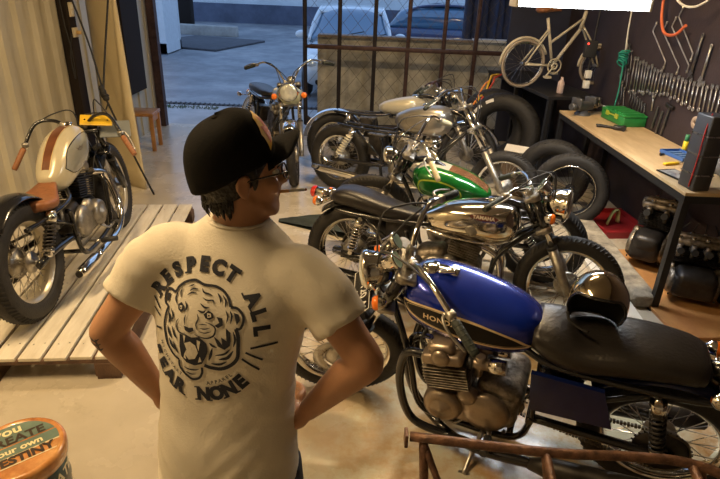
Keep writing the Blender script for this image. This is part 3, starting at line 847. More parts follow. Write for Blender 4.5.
tag(k.build('tarpaulin', None, (1.42, 8.55, 0)), 'navy tarpaulin hanging behind the low wall at the gate end', 'tarpaulin')
BLUE = mat('metallic_blue_paint', (.006, .035, .46), .22, .35, coat=1., col2=(.003, .018, .30), vs=3, )
BLUED = mat('blue_side_panel', (.006, .015, .10), .25, .3, coat=.8)
# --- the blue four in front
P = dict(steer=22, fork=.68, rake=27, disc=.06, gauge=2,
  bar=[(0, .04, .04), (.0, .12, .10), (-.04, .25, .14), (-.13, .36, .12)],
  tank=[[.47, 0, .74, .05, .04, .06], [.51, 0, .745, .095, .07, .11], [.60, 0, .76, .14, .085, .145], [.74, 0, .78, .16, .10, .17], [.88, 0, .80, .155, .105, .165], [.98, 0, .805, .13, .095, .145], [1.03, 0, .80, .085, .06, .09], [1.045, 0, .795, .03, .03, .03]],
  tankm=BLUE, cap=(.94, 0), caplatch=1, latchrot=-.05,
  seat=[[-.12, 0, .735, .05, .015, .025], [-.10, 0, .745, .10, .04, .045], [.0, 0, .755, .13, .05, .055], [.16, 0, .75, .145, .05, .08], [.32, 0, .725, .145, .05, .095], [.42, 0, .74, .135, .055, .10], [.50, 0, .755, .115, .035, .07]],
  piping=0, batm=BLACKP, engine=dict(kind='four', cover=ALUB, head=ALUB, pods=1), ex=.72, ez=.34, seatx=.06, seatz=.65,
  grip=GRIPK, ffen=0, rfm=BLUED, rfa=(35, 165), tailp=(-.16, 0, .735), tailm=BLACKP, spring=DARKM,
  pipes=[([(.90, y, .58), (.99, y, .55), (1.01, y * 1.05, .36), (.94, y * 1.1, .17), (.74, .17 if y > 0 else -.17, .13), (.5, .2 if y > 0 else -.2, .15)], .019, None) for y in (-.16, -.06, .06, .16)]
        + [([(.80, sg * .17, .13), (.6, sg * .20, .14), (.4, sg * .21, .17)], .024, ((.42, sg * .21, .165), (-.25, sg * .21, .25), .045)) for sg in (-1, 1)], pipem2=BLACKP, mufm=DARKM,
  frame=BLACKP, slider=ALU)
def shift_x(P, d):
    for kk in ('tank', 'seat'): P[kk] = [[r[0] + d] + r[1:] for r in P[kk]]
    P['pipes'] = [([(p[0] + d, *p[1:]) for p in pp], r0, (None if not mf else (((mf[0][0] + d), *mf[0][1:]), ((mf[1][0] + d), *mf[1][1:]), mf[2]))) for pp, r0, mf in P['pipes']]
    P['cap'] = (P['cap'][0] + d, 0); P['ex'] += d
shift_x(P, .05)
blue, btank, bS, bI = moto('motorcycle', 'blue motorcycle with black and gold tank panels nearest the camera, helmet on its black seat', (1.27, 1.798), (-.047, 2.329), 9, P)
# --- the chrome tank roadster behind it
P = dict(steer=-2, fork=.60, gauge=2, disc=0,
  bar=[(0, .04, .04), (.0, .12, .08), (-.04, .25, .11), (-.12, .34, .10)],
  tank=[[.44, 0, .62, .03, .03, .03], [.48, 0, .625, .085, .055, .06], [.60, 0, .65, .13, .095, .11], [.80, 0, .67, .155, .115, .14], [.92, 0, .68, .15, .11, .155], [1.0, 0, .685, .11, .085, .12], [1.03, 0, .69, .04, .035, .05]],
  tankm=mat('polished_tank_steel', (.80, .74, .64), .10, 1, rvar=.05, vs=5), cap=(.86, 0),
  seat=[[-.16, 0, .68, .05, .02, .03], [-.11, 0, .69, .12, .055, .05], [.02, 0, .685, .14, .06, .06], [.2, 0, .65, .13, .05, .06], [.38, 0, .625, .10, .04, .05], [.45, 0, .63, .08, .03, .04]],
  engine=dict(kind='twin', cover=ALU, pods=0), ex=.66, ez=.32, seatx=.05, seatz=.60, rl=.10, lfwd=.13, ffen=0,
  grip=GRIPK, tailp=(-.28, 0, .68), rfa=(60, 130), rfo=.015, rfm=BLACKP, mufm=BLACKP,
  pipes=[([(.80, sg * .08, .52), (.93, sg * .10, .46), (.96, sg * .14, .30), (.85, sg * .17, .19), (.5, sg * .2, .18)], .021, ((.5, sg * .2, .18), (-.20, sg * .2, .23), .042)) for sg in (-1, 1)])
yam, ytank, yS, yI = moto('motorcycle', 'roadster with polished chrome tank and black seat between the blue and green motorcycles', (-.053, 3.315), (1.25, 2.93), 7, P)
# --- green project bike facing the other way
GREEN = mat('metallic_green_paint', (.01, .20, .03), .18, .3, coat=1., col2=(.005, .11, .015), vs=4)
COPPER = mat('copper_tank_stripe', (.42, .20, .10), .25, .6, coat=.5, var=.3)
CREAMT = mat('tank_top_cream', (.62, .58, .46), .3, .3, coat=.4)
P = dict(steer=12, fork=.62, gauge=0, light=1, rl=.06, ind=0, ffen=0, rfen=0, tail=0, seatz=.54,
  bar=[(0, .04, .03), (.0, .10, .12), (-.02, .22, .20), (-.12, .34, .16)], grip=GRIPC,
  tank=[[.38, 0, .62, .02, .02, .03], [.42, 0, .625, .09, .05, .08], [.54, 0, .65, .14, .09, .12], [.74, 0, .68, .155, .11, .13], [.86, 0, .69, .135, .10, .12], [.94, 0, .69, .06, .05, .07]],
  tankm=GREEN, cap=(.82, 0), seat=[[.08, 0, .57, .03, .015, .02], [.12, 0, .57, .09, .03, .03], [.22, 0, .56, .10, .03, .03], [.38, 0, .57, .09, .03, .03], [.44, 0, .59, .06, .02, .02]],
  engine=dict(kind='single', cover=ALU, head=ALU), ex=.62, ez=.31, pipes=[([(.80, -.05, .52), (.92, -.09, .44), (.88, -.15, .24), (.6, -.18, .18), (.2, -.18, .2)], .022, None)])
grn, gtank, gS, gI = moto('motorcycle', 'small motorcycle with green and copper tank and cream grips behind the chrome tank roadster', (1.28, 3.62), (.10, 4.10), 6, P)
# --- silver tank bobber
SILV = mat('satin_silver_tank', (.50, .47, .42), .32, .85, var=.15, vs=3)
P = dict(steer=0, fork=.78, rake=33, gauge=0, light=0, ears=0, ffen=0, rfen=0, tail=0, ind=0, Rr=.33, tw=.062,
  bar=[(0, .04, .04), (.0, .12, .14), (-.03, .22, .18), (-.12, .36, .14)], grip=GRIPK,
  tank=[[.56, 0, .80, .03, .03, .04], [.60, 0, .80, .085, .055, .09], [.72, 0, .82, .135, .09, .14], [.88, 0, .835, .155, .11, .165], [1.0, 0, .845, .15, .105, .16], [1.07, 0, .85, .11, .075, .12], [1.10, 0, .85, .03, .03, .05]],
  tankm=SILV, cap=(.84, 0), seat=None, seatz=.66, shockb=WHITEP, spring=mat('ivory_spring', (.75, .70, .56), .4), springr=.008, ex=.76,
  engine=dict(kind='vtwin', cover=ALU, fin=ALU, head=CHROME), pipes=[([(.93, -.08, .56), (1.04, -.12, .48), (1.0, -.16, .25), (.5, -.19, .2)], .022, ((.5, -.19, .2), (-.2, -.19, .24), .036))])
slv, stank, sS, sI = moto('motorcycle', 'bobber with satin silver teardrop tank and ivory shock springs in the far row', (-.245, 5.40), (1.24, 4.72), 6, P)
# --- bike with a pale tank behind the silver one
P = dict(steer=10, fork=.70, gauge=0, ind=0, light=1, rl=.075,
  bar=[(0, .04, .05), (.0, .14, .10), (-.04, .26, .12), (-.14, .36, .10)], barm=IRONB, grip=GRIPK,
  tank=[[.46, 0, .74, .02, .02, .03], [.52, 0, .75, .07, .05, .07], [.68, 0, .77, .12, .08, .10], [.84, 0, .78, .13, .09, .11], [.94, 0, .78, .05, .05, .06]], tankm=CREAMT,
  seat=None, seatz=.66, tail=0, rfa=(30, 175), engine=dict(kind='single'))
wht, _, _, _ = moto('motorcycle', 'partly hidden motorcycle with pale tank and chrome rear fender behind the silver bobber', (-.32, 5.98), (1.08, 5.72), 6, P)
# --- bike outside the gate
P = dict(steer=-28, fork=.72, gauge=1, bar=[(0, .04, .05), (.0, .12, .18), (-.02, .24, .26), (-.10, .36, .26)], grip=GRIPK,
  tank=[[.60, 0, .82, .02, .02, .03], [.66, 0, .83, .08, .05, .07], [.84, 0, .85, .12, .09, .10], [1.0, 0, .86, .13, .10, .11], [1.12, 0, .86, .05, .05, .06]], tankm=mat('sage_tank', (.40, .42, .30), .25, .2, coat=.6),
  seat=[[-.1, 0, .76, .05, .02, .02], [.0, 0, .78, .12, .05, .05], [.4, 0, .77, .11, .05, .04], [.56, 0, .79, .06, .02, .02]], seatm=SEATB, engine=dict(kind='single'), rl=.09, ffa=(60, 150))
far, _, _, _ = moto('motorcycle', 'motorcycle with sage tank and round headlight standing alone by the gate opening', (-1.36, 6.60), (-.74, 5.47), 9, P)
# --- cafe bobber on the pallet
CREAM = mat('tank_ivory', (.62, .56, .40), .25, .1, coat=.7, var=.12, vs=4)
PALEB = mat('tank_side_grey', (.52, .52, .46), .22, .4, coat=.6, var=.2, vs=5)
BROWNS = mat('tank_brown_stripe', (.20, .065, .025), .3, .0, coat=.4, var=.4, vs=8)
P = dict(steer=6, fork=.56, rake=26, gauge=0, light=0, ears=0, ind=0, ffen=0, tail=0, Rr=.34, Rf=.33, tw=.066, twf=.055, rim=mat('ivory_rim', (.62, .56, .44), .3, .5),
  bar=[(0, .04, .03), (.0, .14, .10), (-.04, .24, .11), (-.18, .32, .03)], barm=BLACKP, grip=GRIPB, grip_len=.14, slider=BLACKP, stan=BLACKP, yoke=BLACKP,
  tank=[[.42, 0, .66, .03, .02, .03], [.45, 0, .66, .065, .05, .07], [.54, 0, .69, .095, .11, .13], [.68, 0, .75, .11, .13, .17], [.84, 0, .785, .105, .115, .17], [.93, 0, .795, .075, .07, .11], [.96, 0, .795, .03, .03, .05]],
  tankm=CREAM, cap=(.85, 0), te=2.4, seat=[[.10, 0, .60, .03, .02, .02], [.14, 0, .61, .12, .03, .04], [.26, 0, .595, .135, .03, .05], [.36, 0, .61, .09, .03, .04], [.45, 0, .64, .05, .025, .03]], seatm=SEATT, seatz=.54, seatx=.10, stop=(.16, .13, .56),
  rfm=BLACKP, rfa=(25, 130), rfo=.02, springr=.006, shockb=BLACKP, spring=DARKM,
  engine=dict(kind='single', cover=ALU, fin=DARKM, head=ALU), ez=.34, ex=.66, batm=BLACKP,
  pipes=[([(.86, -.07, .58), (1.0, -.10, .50), (.98, -.15, .28), (.80, -.18, .17), (.4, -.19, .16)], .024, ((.42, -.19, .16), (.15, -.19, .17), .035))])
caf, ctank, cS, cI = moto('motorcycle', 'bobber with ivory and brown tank and tan saddle standing on the white pallet', (-1.80, 2.70), (-1.86, 3.98), 5, P, .142)
# ------------------------------------------------------------------ left side: pallet, stool, board, cords
PAL = mat('painted_pallet_wood', (.80, .75, .64), .6, 0, col2=(.62, .56, .45), vs=5, stretch=(3, .6, 1), bump=.12, bs=30)
PALR = mat('raw_pallet_wood', (.16, .09, .055), .7, 0, col2=(.08, .045, .03), vs=6, stretch=(3, .6, 1), bump=.2)
p = thing('pallet', 'large low pallet with white painted slats under the ivory tanked bobber', 'pallet', (-2.096, 3.335, 0), (0, 0, .104))
PL, n_s, sw = 2.14, 11, .108
for i in range(n_s):
    x = .70 - i * (sw + .018)
    k = MB(PAL); k.box((x, random.uniform(-.004, .004), .132), (sw, PL, .020), None, .003)
    for yy in (-.95, -.3, .4, .95): k.mat(STEEL).cyl((x - .025, yy, .142), (x - .025, yy, .1435), .004, n=8).cyl((x + .028, yy + .01, .142), (x + .028, yy + .01, .1435), .004, n=8)
    k.build('slat', p)
for yy in (-1.02, -.02, 1.02):
    k = MB(PALR); k.box((.09, yy, .111), (1.33, .10, .020)); k.build('bearer', p)
    for xx in (.70, .09, -.52): k = MB(PALR); k.box((xx, yy, .06), (.13, .11, .08), None, .003); k.build('block', p)
for xx in (.70, .09, -.52): k = MB(PALR); k.box((xx, 0, .010), (.12, PL, .02)); k.build('bottom_board', p)

# drum stool with lettered lid
lm, nt, b = new_mat('painted_tin_lid')
tc = nt.nodes.new('ShaderNodeTexCoord').outputs['Object']
nt.links.new(mixc(nt, .85, ramp_noise(nt, 5, [(.3, (.28, .08, .03)), (.5, (.60, .26, .08)), (.7, (.72, .42, .16))], tc), ramp_noise(nt, 14, [(.35, (.6, .5, .4)), (.6, (1, 1, 1))], tc), 'MULTIPLY'), b.inputs['Base Color'])
b.inputs['Roughness'].default_value = .22; b.inputs['Coat Weight'].default_value = .5
DRUM = mat('teal_tin', (.10, .17, .15), .35, .3, col2=(.22, .16, .10), vs=7, coat=.3)
st = thing('drum_stool', 'round tin drum stool with worn orange and teal lettered lid in the near left corner', 'stool', (-1.155, 1.43, 0), (0, 0, 0))
k = MB(DRUM); k.lathe([(0, 0), (.135, 0), (.140, .01), (.138, .03), (.138, .12), (.143, .13), (.138, .14), (.138, .27), (.143, .28), (.138, .29), (.138, .40), (0, .40)], (0, 0, 0), (0, 0, 1), 48); dr = k.build('drum', st)
k = MB(lm); k.lathe([(.142, .385), (.150, .39), (.153, .41), (.153, .435), (.148, .447), (.138, .450), (.133, .446), (0, .446)], (0, 0, 0), (0, 0, 1), 56); lid = k.build('lid', st)
a_ = radians(42); u_ = V((cos(a_), sin(a_), 0)); v_ = V((-sin(a_), cos(a_), 0))
TEALP = mat('lid_teal_band', (.15, .22, .18), .3, 0, coat=.4, var=.3, vs=12)
def chord(mb, v0, v1, z, rr=.130):
    pts = []
    for i in range(13):
        v = v0; 
    q = []
    h0 = sqrt(max(rr * rr - v0 * v0, 0)); h1 = sqrt(max(rr * rr - v1 * v1, 0))
    for i in range(9):
        t = i / 8; v = v0 + (v1 - v0) * t; h = sqrt(max(rr * rr - v * v, 0)); q.append((h, v))
    for i in range(9):
        t = 1 - i / 8; v = v0 + (v1 - v0) * t; h = sqrt(max(rr * rr - v * v, 0)); q.append((-h, v))
    mb.add([u_ * a + v_ * b_ + V((0, 0, z)) for a, b_ in q], [list(range(18))], False)
k = MB(TEALP); chord(k, .028, .128, .4468); chord(k, -.028, .022, .4468)
k.mat(mat('lid_cream_stripe', (.70, .60, .38), .35)); chord(k, -.035, -.029, .4470); chord(k, -.078, -.073, .4470)
k.mat(mat('lid_cream_letters', (.78, .68, .40), .35)); flat_text(k, 'you', .060, V((0, 0, .4472)) + u_ * -.01 + v_ * .098, u_, v_, .0015); flat_text(k, 'your own', .040, V((0, 0, .4472)) + v_ * -.005, u_, v_, .0012)
k.mat(mat('lid_dark_letters', (.045, .028, .02), .35)); flat_text(k, 'CREATE', .055, V((0, 0, .4472)) + v_ * .048, u_, v_, .0015); flat_text(k, 'DESTINY', .052, V((0, 0, .4472)) + v_ * -.054, u_, v_, .0022)
k.build('lid_lettering', lid)
k = MB(mat('lid_cream_letters', (.78, .68, .40), .35))
for w_, zc, sz_ in (('CREATE', .33, .06), ('DESTINY', .22, .06), ('create', .10, .05)):
    vs_t, fs_t = text_geo(w_, sz_, .001)
    for a0 in (-1.9, -.3, 1.3, 2.9): k.add([(cos(a0 + p.x / .139) * .1405, sin(a0 + p.x / .139) * .1405, zc + p.y) for p in vs_t], fs_t, False)
k.build('drum_lettering', dr)

# leaning board
bd = MB(mat('cream_board', (.64, .54, .34), .6, 0, var=.12, vs=1.5)); 
pts_b = [V((-2.13, 5.16, .0)), V((-2.66, 5.62, .0)), V((-2.74, 5.82, 2.1)), V((-2.36, 5.55, 2.1))]
nrm = (pts_b[1] - pts_b[0]).cross(pts_b[3] - pts_b[0]).normalized() * .022
R_ = []
for j in range(13):
    t = j / 12; L_ = []
    a = pts_b[0].lerp(pts_b[3], t); c_ = pts_b[1].lerp(pts_b[2], t)
    for i in range(9): s_ = i / 8; L_.append(a.lerp(c_, s_) - nrm.normalized() * .05 * sin(pi * s_))
    R_.append(L_ + [q + nrm for q in L_[::-1]])
bd.rings(R_)
tag(bd.build('board'), 'tall cream bowed board leaning against the corrugated wall beside the dark post', 'board')
# wooden stool behind it
wd = mat('honey_wood', (.52, .25, .07), .4, 0, col2=(.36, .16, .045), vs=6, stretch=(1, 4, 1), coat=.3)
s_ = thing('wooden_stool', 'low honey coloured wooden stool behind the leaning board', 'stool', (-2.64, 6.60, 0), (0, 0, .08))
k = MB(wd); k.box((0, 0, .43), (.34, .34, .035), None, .008); k.build('seat', s_)
for sx_ in (-1, 1):
    for sy_ in (-1, 1): k = MB(wd); k.box((sx_ * .14, sy_ * .14, .205), (.045, .045, .41), None, .005); k.build('leg', s_)
for sx_ in (-1, 1): k = MB(wd); k.box((sx_ * .14, 0, .37), (.02, .24, .06)); k.build('apron', s_)
# straps with a ratchet knot
CORD = mat('black_cord', (.018, .018, .02), .7)
k = MB(CORD); kn = V((-2.22, 4.78, 1.0))
k.tube([(-2.36, 5.62, 2.02), (-2.26, 5.0, 1.27), kn], .009, 8, 6).tube([(-2.80, 5.30, 2.35), (-2.42, 5.02, 1.5), kn + V((0, 0, .04))], .008, 8, 6)
k.tube([kn, (-2.12, 4.88, .55), (-2.0, 5.04, .0)], .009, 8, 6)
k.ell(kn, (.026, .030, .05)).ell(kn + V((.022, -.01, -.04)), (.028, .022, .026)).ell(kn + V((-.012, 0, .04)), (.022, .022, .026)).torus(kn + V((.01, 0, -.01)), (.3, .2, 1), .028, .009, 16, 6).tube([kn, kn + V((.02, .01, -.08)), kn + V((.0, .0, -.14))], .006, 6, 4)
tag(k.build('tie_down_strap'), 'knotted black strap stretched across the cream board down to the floor', 'strap')
k = MB(CORD); k.tube([(-2.80, 5.44, 2.1), (-2.77, 5.40, 1.55), (-2.72, 5.36, 1.25), (-2.76, 5.42, 1.0), (-2.78, 5.44, 1.18), (-2.77, 5.50, 1.40)], .006, 8, 6)
tag(k.build('power_cable'), 'thin dark cable looping down from the wall socket beside the dark post', 'cable')
# switch and socket on the post
sw_ = thing('light_switch', 'ivory light switch plate high on the dark wall post', 'light switch', (X0 + .092, 5.56, 1.60), (0, 0, 0))
IV = mat('ivory_plastic', (.68, .60, .44), .4)
k = MB(IV); k.box((.006, 0, 0), (.012, .085, .125), None, .003); k.build('plate', sw_)
for zz in (-.025, .025): k = MB(WHITEP); k.box((.015, 0, zz), (.008, .035, .035), (0, .12, 0), .002); k.build('rocker', sw_)
so_ = thing('wall_socket', 'ivory wall socket with plug low on the dark wall post', 'socket', (X0 + .092, 5.56, 1.40), (0, 0, 0))
k = MB(IV); k.box((.010, 0, 0), (.02, .085, .085), None, .003).cyl((.02, 0, 0), (.026, 0, 0), .026, n=20); k.build('plate', so_)
k = MB(mat('amber_plug', (.55, .36, .14), .4)); k.box((.045, 0, 0), (.04, .035, .035), None, .008); k.build('plug', so_)
# yellow and grey number plates propped on the bobber's handlebar
k = MB(mat('yellow_plate', (.78, .50, .03), .35, coat=.3)); k.box((0, 0, 0), (.20, .012, .085), None, .004).mat(BLACKP).cyl((-.07, -.008, 0), (-.07, .008, 0), .006).cyl((.07, -.008, 0), (.07, .008, 0), .006)
k.build('yellow_plate', caf, (1.02, -.12, .88), (-.9, .15, -1.3))
k = MB(mat('slate_plate', (.16, .18, .19), .5)); k.box((0, 0, 0), (.20, .010, .12), None, .004); k.build('grey_plate', caf, (1.09, -.20, .80), (-.6, .1, -1.2))
# painted tank stripe of the bobber
D = Decal(ctank, (.70, 0, 1.2), (1, 0, 0), (0, 1, 0), .0012)
k = MB(BROWNS); D.put(k, poly_geo([(-.24, -.022), (.235, -.034), (.235, .034), (-.24, .022)], .02))
k.mat(GOLD)
for sg in (-1, 1): D.put(k, stroke_geo([(-.24, sg * .024), (.235, sg * .037)], .003), lift=.0004)
k.build('tank_stripe', ctank)
for sg in (-1, 1):
    D = Decal(ctank, (.72, sg * .4, .745), (-sg, 0, 0), (0, 0, 1), .0012)
    shp = [(-sg * q[0], q[1]) for q in [(-.20, -.04), (-.12, .05), (0, .095), (.14, .10), (.205, .04), (.16, -.06), (.02, -.09), (-.12, -.09)]]
    shp = [tuple(q) for q in catmull([(*q, 0) for q in shp + shp[:1]], 5)[:-1]]; shp = [(q[0], q[1]) for q in shp]
    k = MB(PALEB); D.put(k, poly_geo(shp, .015)); k.mat(BLACKP); D.put(k, stroke_geo(shp, .005, True), lift=.0006)
    k.mat(mat('badge_ink', (.10, .08, .06), .4)); D.put(k, stroke_geo([(-.05, .045), (-.02, .03), (0, .04), (.02, .03), (.05, .045)], .008, taper=True), lift=.0008); D.put(k, stroke_geo([(-.03, .028), (0, .018), (.03, .028)], .006), lift=.0008); D.put(k, stroke_geo([(0, .05), (0, .015)], .006), lift=.0008)
    k.build('tank_side_panel', ctank)
# ------------------------------------------------------------------ workbench and everything on, under and above it
wb = thing('workbench', 'long workbench with plywood top and black steel legs along the dark tool wall', 'workbench', (2.24, 4.42, 0), (0, 0, .02))
BY0, BY1 = -1.15, 1.22
k = MB(PLY); k.box((0, (BY0 + BY1) / 2, .83), (.56, BY1 - BY0, .022), None, .002); k.build('worktop', wb)
k = MB(WSTEEL)
for sx_ in (-.255, .255): k.box((sx_, (BY0 + BY1) / 2, .795), (.045, BY1 - BY0, .05))
for yy in (BY0 + .025, BY1 - .025, 0): k.box((0, yy, .795), (.47, .045, .05))
k.build('top_frame', wb)
for yy in (BY0 + .025, BY1 - .025):
    for sx_ in (-.255, .255): k = MB(WSTEEL); k.box((sx_, yy, .385), (.045, .045, .77)).box((sx_, yy, .004), (.08, .08, .008)); k.build('leg', wb)
# second lower rack towards the gate
rk = thing('steel_rack', 'black steel shelf rack beyond the workbench carrying the folded bicycle', 'rack', (1.98, 6.66, 0), (0, 0, .16))
k = MB(WSTEEL); k.box((0, 0, .93), (.56, 1.75, .035), None, .003); k.build('top_shelf', rk)
k = MB(WSTEEL); k.box((0, -.43, .22), (.52, .85, .025)); k.build('lower_shelf', rk)
for yy in (-.85, .0, .85):
    for sx_ in (-.25, .25): k = MB(WSTEEL); k.box((sx_, yy, .455), (.04, .04, .91)); k.build('leg', rk)
# bench vice
v_c = thing('bench_vice', 'grey cast bench vice at the far end of the plywood worktop', 'vice', (2.10, 5.46, .842), (0, 0, .5))
k = MB(mat('vice_grey_iron', (.13, .13, .135), .45, .5, var=.3)); k.lathe([(.075, 0), (.075, .015), (.05, .03), (.045, .05), (0, .05)], n=24).box((0, 0, .085), (.20, .085, .075), None, .015).box((.085, 0, .135), (.035, .13, .06), None, .006).box((-.10, 0, .12), (.03, .12, .09), None, .008).cyl((-.10, 0, .085), (-.17, 0, .085), .035, .030, 20); k.build('body', v_c)
k = MB(STEEL); k.box((.145, 0, .12), (.03, .12, .085), None, .006).box((.12, 0, .08), (.12, .05, .05), None, .006).cyl((.16, 0, .08), (.23, 0, .08), .016).cyl((.215, -.09, .08), (.215, .09, .08), .007).ell((.215, -.09, .08), (.012,) * 3).ell((.215, .09, .08), (.012,) * 3); k.build('jaw', v_c)
# green organiser
gb = thing('parts_box', 'green plastic parts box with ribbed lid beside the bench vice', 'box', (2.38, 5.20, .842), (0, 0, .12))
GP = mat('green_plastic', (.03, .28, .06), .4, 0, var=.3, vs=9)
k = MB(GP); k.box((0, 0, .04), (.22, .40, .08), None, .010); k.build('body', gb)
k = MB(GP); k.box((0, 0, .09), (.225, .405, .02), None, .006)
for i in range(5): k.box((0, -.15 + i * .075, .105), (.19, .05, .014), None, .004)
k.build('lid', gb)
k = MB(mat('yellow_green_latch', (.40, .45, .05), .4)); k.box((-.115, -.08, .07), (.01, .05, .04)).box((-.115, .08, .07), (.01, .05, .04)); k.box((-.115, 0, .07), (.006, .2, .01)); k.build('latch', gb)
# chain tool on the bench
k = MB(DARKM); k.tube([(-.12, 0, .012), (-.04, .015, .014), (.02, 0, .014)], .011, 8, 4).box((.06, 0, .02), (.09, .06, .036), None, .01).cyl((.10, -.03, .02), (.10, .03, .02), .022, n=14).tube([(.0, .02, .012), (-.06, .045, .012), (-.13, .05, .012)], .008, 8, 4)
tag(k.build('clamp_tool', None, (2.16, 4.90, .842), (0, 0, -.5)), 'short black clamp tool lying in the middle of the plywood worktop', 'tool')
k = MB(DARKM); k.cyl((0, 0, .008), (.03, .01, .008), .007, n=8).cyl((-.006, 0, .008), (.004, 0, .008), .011, n=6); tag(k.build('bolt', None, (2.22, 4.10, .842)), 'single small dark bolt lying on the plywood worktop', 'bolt')
# blue tray, yellow cutter, white phone
bt = thing('blue_tray', 'flat blue plastic tray on the worktop below the dark tool wall', 'tray', (2.36, 4.08, .842), (0, 0, .2))
k = MB(mat('blue_plastic', (.05, .14, .42), .4)); k.box((0, 0, .006), (.17, .25, .010), None, .002)
for a, b_, c__, d_ in ((0, .122, .17, .008), (0, -.122, .17, .008)): k.box((a, b_, .016), (c__, d_, .022))
for a in (-.082, .082): k.box((a, 0, .016), (.008, .25, .022))
k.build('tray', bt)
k = MB(mat('navy_insert', (.10, .20, .40), .5)); 
for i in range(4): k.box((0, -.08 + i * .052, .014), (.12, .03, .008), None, .002)
k.build('insert', bt)
k = MB(mat('yellow_plastic', (.80, .55, .03), .4)); k.box((0, 0, .010), (.03, .13, .018), None, .006).mat(STEEL).box((0, .085, .010), (.012, .05, .003)); tag(k.build('utility_knife', None, (2.18, 3.86, .842), (0, 0, -1.2)), 'yellow utility knife lying between the blue tray and the black framed tablet', 'knife')
tb = thing('tablet', 'black framed tablet with pale screen lying at the near bench edge', 'tablet', (2.10, 3.60, .842), (0, 0, .25))
k = MB(BLACKP); k.box((0, 0, .006), (.15, .24, .010), None, .004); k.build('case', tb)
k = MB(mat('tablet_screen', (.52, .54, .55), .12, coat=.8, col2=(.15, .15, .17), vs=9)); k.box((0, 0, .0115), (.125, .20, .001)); k.build('screen', tb)
wf = MB(mat('pine_offcut', (.55, .38, .18), .6)); wf.box((0, 0, .008), (.16, .035, .016)); tag(wf.build('wood_offcut', None, (2.34, 3.80, .842), (0, 0, .2)), 'thin pine offcut lying beyond the yellow knife on the worktop', 'offcut')
# black battery tower at the bench end
bx = thing('charger_tower', 'tall black case with silver bands standing at the near end of the workbench', 'case', (2.08, 3.37, .842), (0, 0, .12))
k = MB(mat('case_black', (.045, .045, .05), .5)); k.box((0, 0, .23), (.115, .15, .46), None, .010); k.build('case', bx)
for zz in (.10, .22, .34): k = MB(STEEL); k.box((0, 0, zz), (.12, .155, .008)); k.build('band', bx)
k = MB(mat('red_wire', (.55, .03, .02), .4)); k.tube([(-.062, -.04, .02), (-.064, -.05, .2), (-.062, -.045, .38), (-.03, -.02, .47)], .004, 6, 5); k.build('red_wire', bx)
k = MB(mat('clear_bag', (.55, .50, .45), .25, 0, var=.5, vs=12, trans=.3)); k.ell((0, 0, .11), (.11, .12, .11), None, 18, 12)
for v in range(len(k.v)): k.v[v] += V((random.uniform(-.012, .012),) * 3)
tag(k.build('plastic_bag', None, (2.40, 3.55, .842)), 'crumpled clear plastic bag of parts behind the black banded case', 'bag')
ye = MB(mat('marker_yellow', (.85, .65, .03), .3)); ye.cyl((0, 0, 0), (0, 0, .09), .018, n=14).mat(mat('marker_cap', (.05, .25, .12), .3)).cyl((0, 0, .09), (0, 0, .14), .015, n=14); tag(ye.build('spray_marker', None, (2.44, 4.20, .842)), 'small yellow bottle with green cap standing by the black banded case', 'bottle')

# ---- tools on the dark wall (wall face at x = 2.52)
WX = 2.515
def wpt(py, y): return V((WX, y, py))
def wrench(L, m=WRENCH, kind='combo'):
    k = MB(m)   # along -z from origin, lies in the yz plane
    k.tube([(0, 0, 0), (0, 0, -L)], [.0085, .006, .0085], 6, sq=.5)
    for z_, a in ((.012, 0), (-L - .012, 1)):
        if kind == 'combo' and a: k.torus((0, 0, z_), (1, 0, 0), .013, .006, 12, 6, .8)
        else:
            k.torus((0, 0, z_ + (.0)), (1, 0, 0), .012, .006, 10, 6, .8)
            for sg in (-1, 1): k.box((0, sg * .011, z_ + (.014 if not a else -.014)), (.007, .008, .022), (.25 * sg, 0, 0))
    k.cyl((.0, 0, .012), (-.012, 0, .012), .003, n=6)
    return k
N_ = 0
def hang(k, y, z, rx, label, cat, name, grp):
    o = k.build(name, None, (WX - .012, y, z), (rx, 0, 0)); tag(o, label, cat, grp); return o
# main row of combination spanners, largest at both ends
row = []
for i in range(31):
    t = i / 30; y = 5.50 - t * 1.80
    z = 1.26 + .012 * sin(i * 2.3)
    L = (.27 - .15 * min(t / .35, 1) if t < .45 else .12 + .10 * (t - .45) / .55)
    row.append(hang(wrench(L), y, z + L * .35, -.12 + random.uniform(-.07, .07), 'chrome combination spanner hanging in the long row on the dark wall', 'spanner', 'combination_spanner', 'spanners in the long row on the tool wall'))
for i in range(9):   # ring spanners in the upper left flight
    y = 5.74 - (i % 3) * .075 - (i // 3) * .01; z = 1.50 - (i // 3) * .17 - (i % 3) * .05
    k = MB(WRENCHD); k.tube([(0, .02, .01), (0, 0, -.02), (0, -.035, -.13), (0, -.02, -.165)], .0075, 6, 4).torus((0, .02, .022), (1, 0, 0), .014, .006, 12, 6).torus((0, -.016, -.178), (1, 0, 0), .012, .006, 12, 6)
    hang(k, y, z, random.uniform(-.08, .08), 'bent ring spanner hanging in the stack at the far end of the spanner row', 'spanner', 'ring_spanner', 'bent ring spanners on the tool wall')
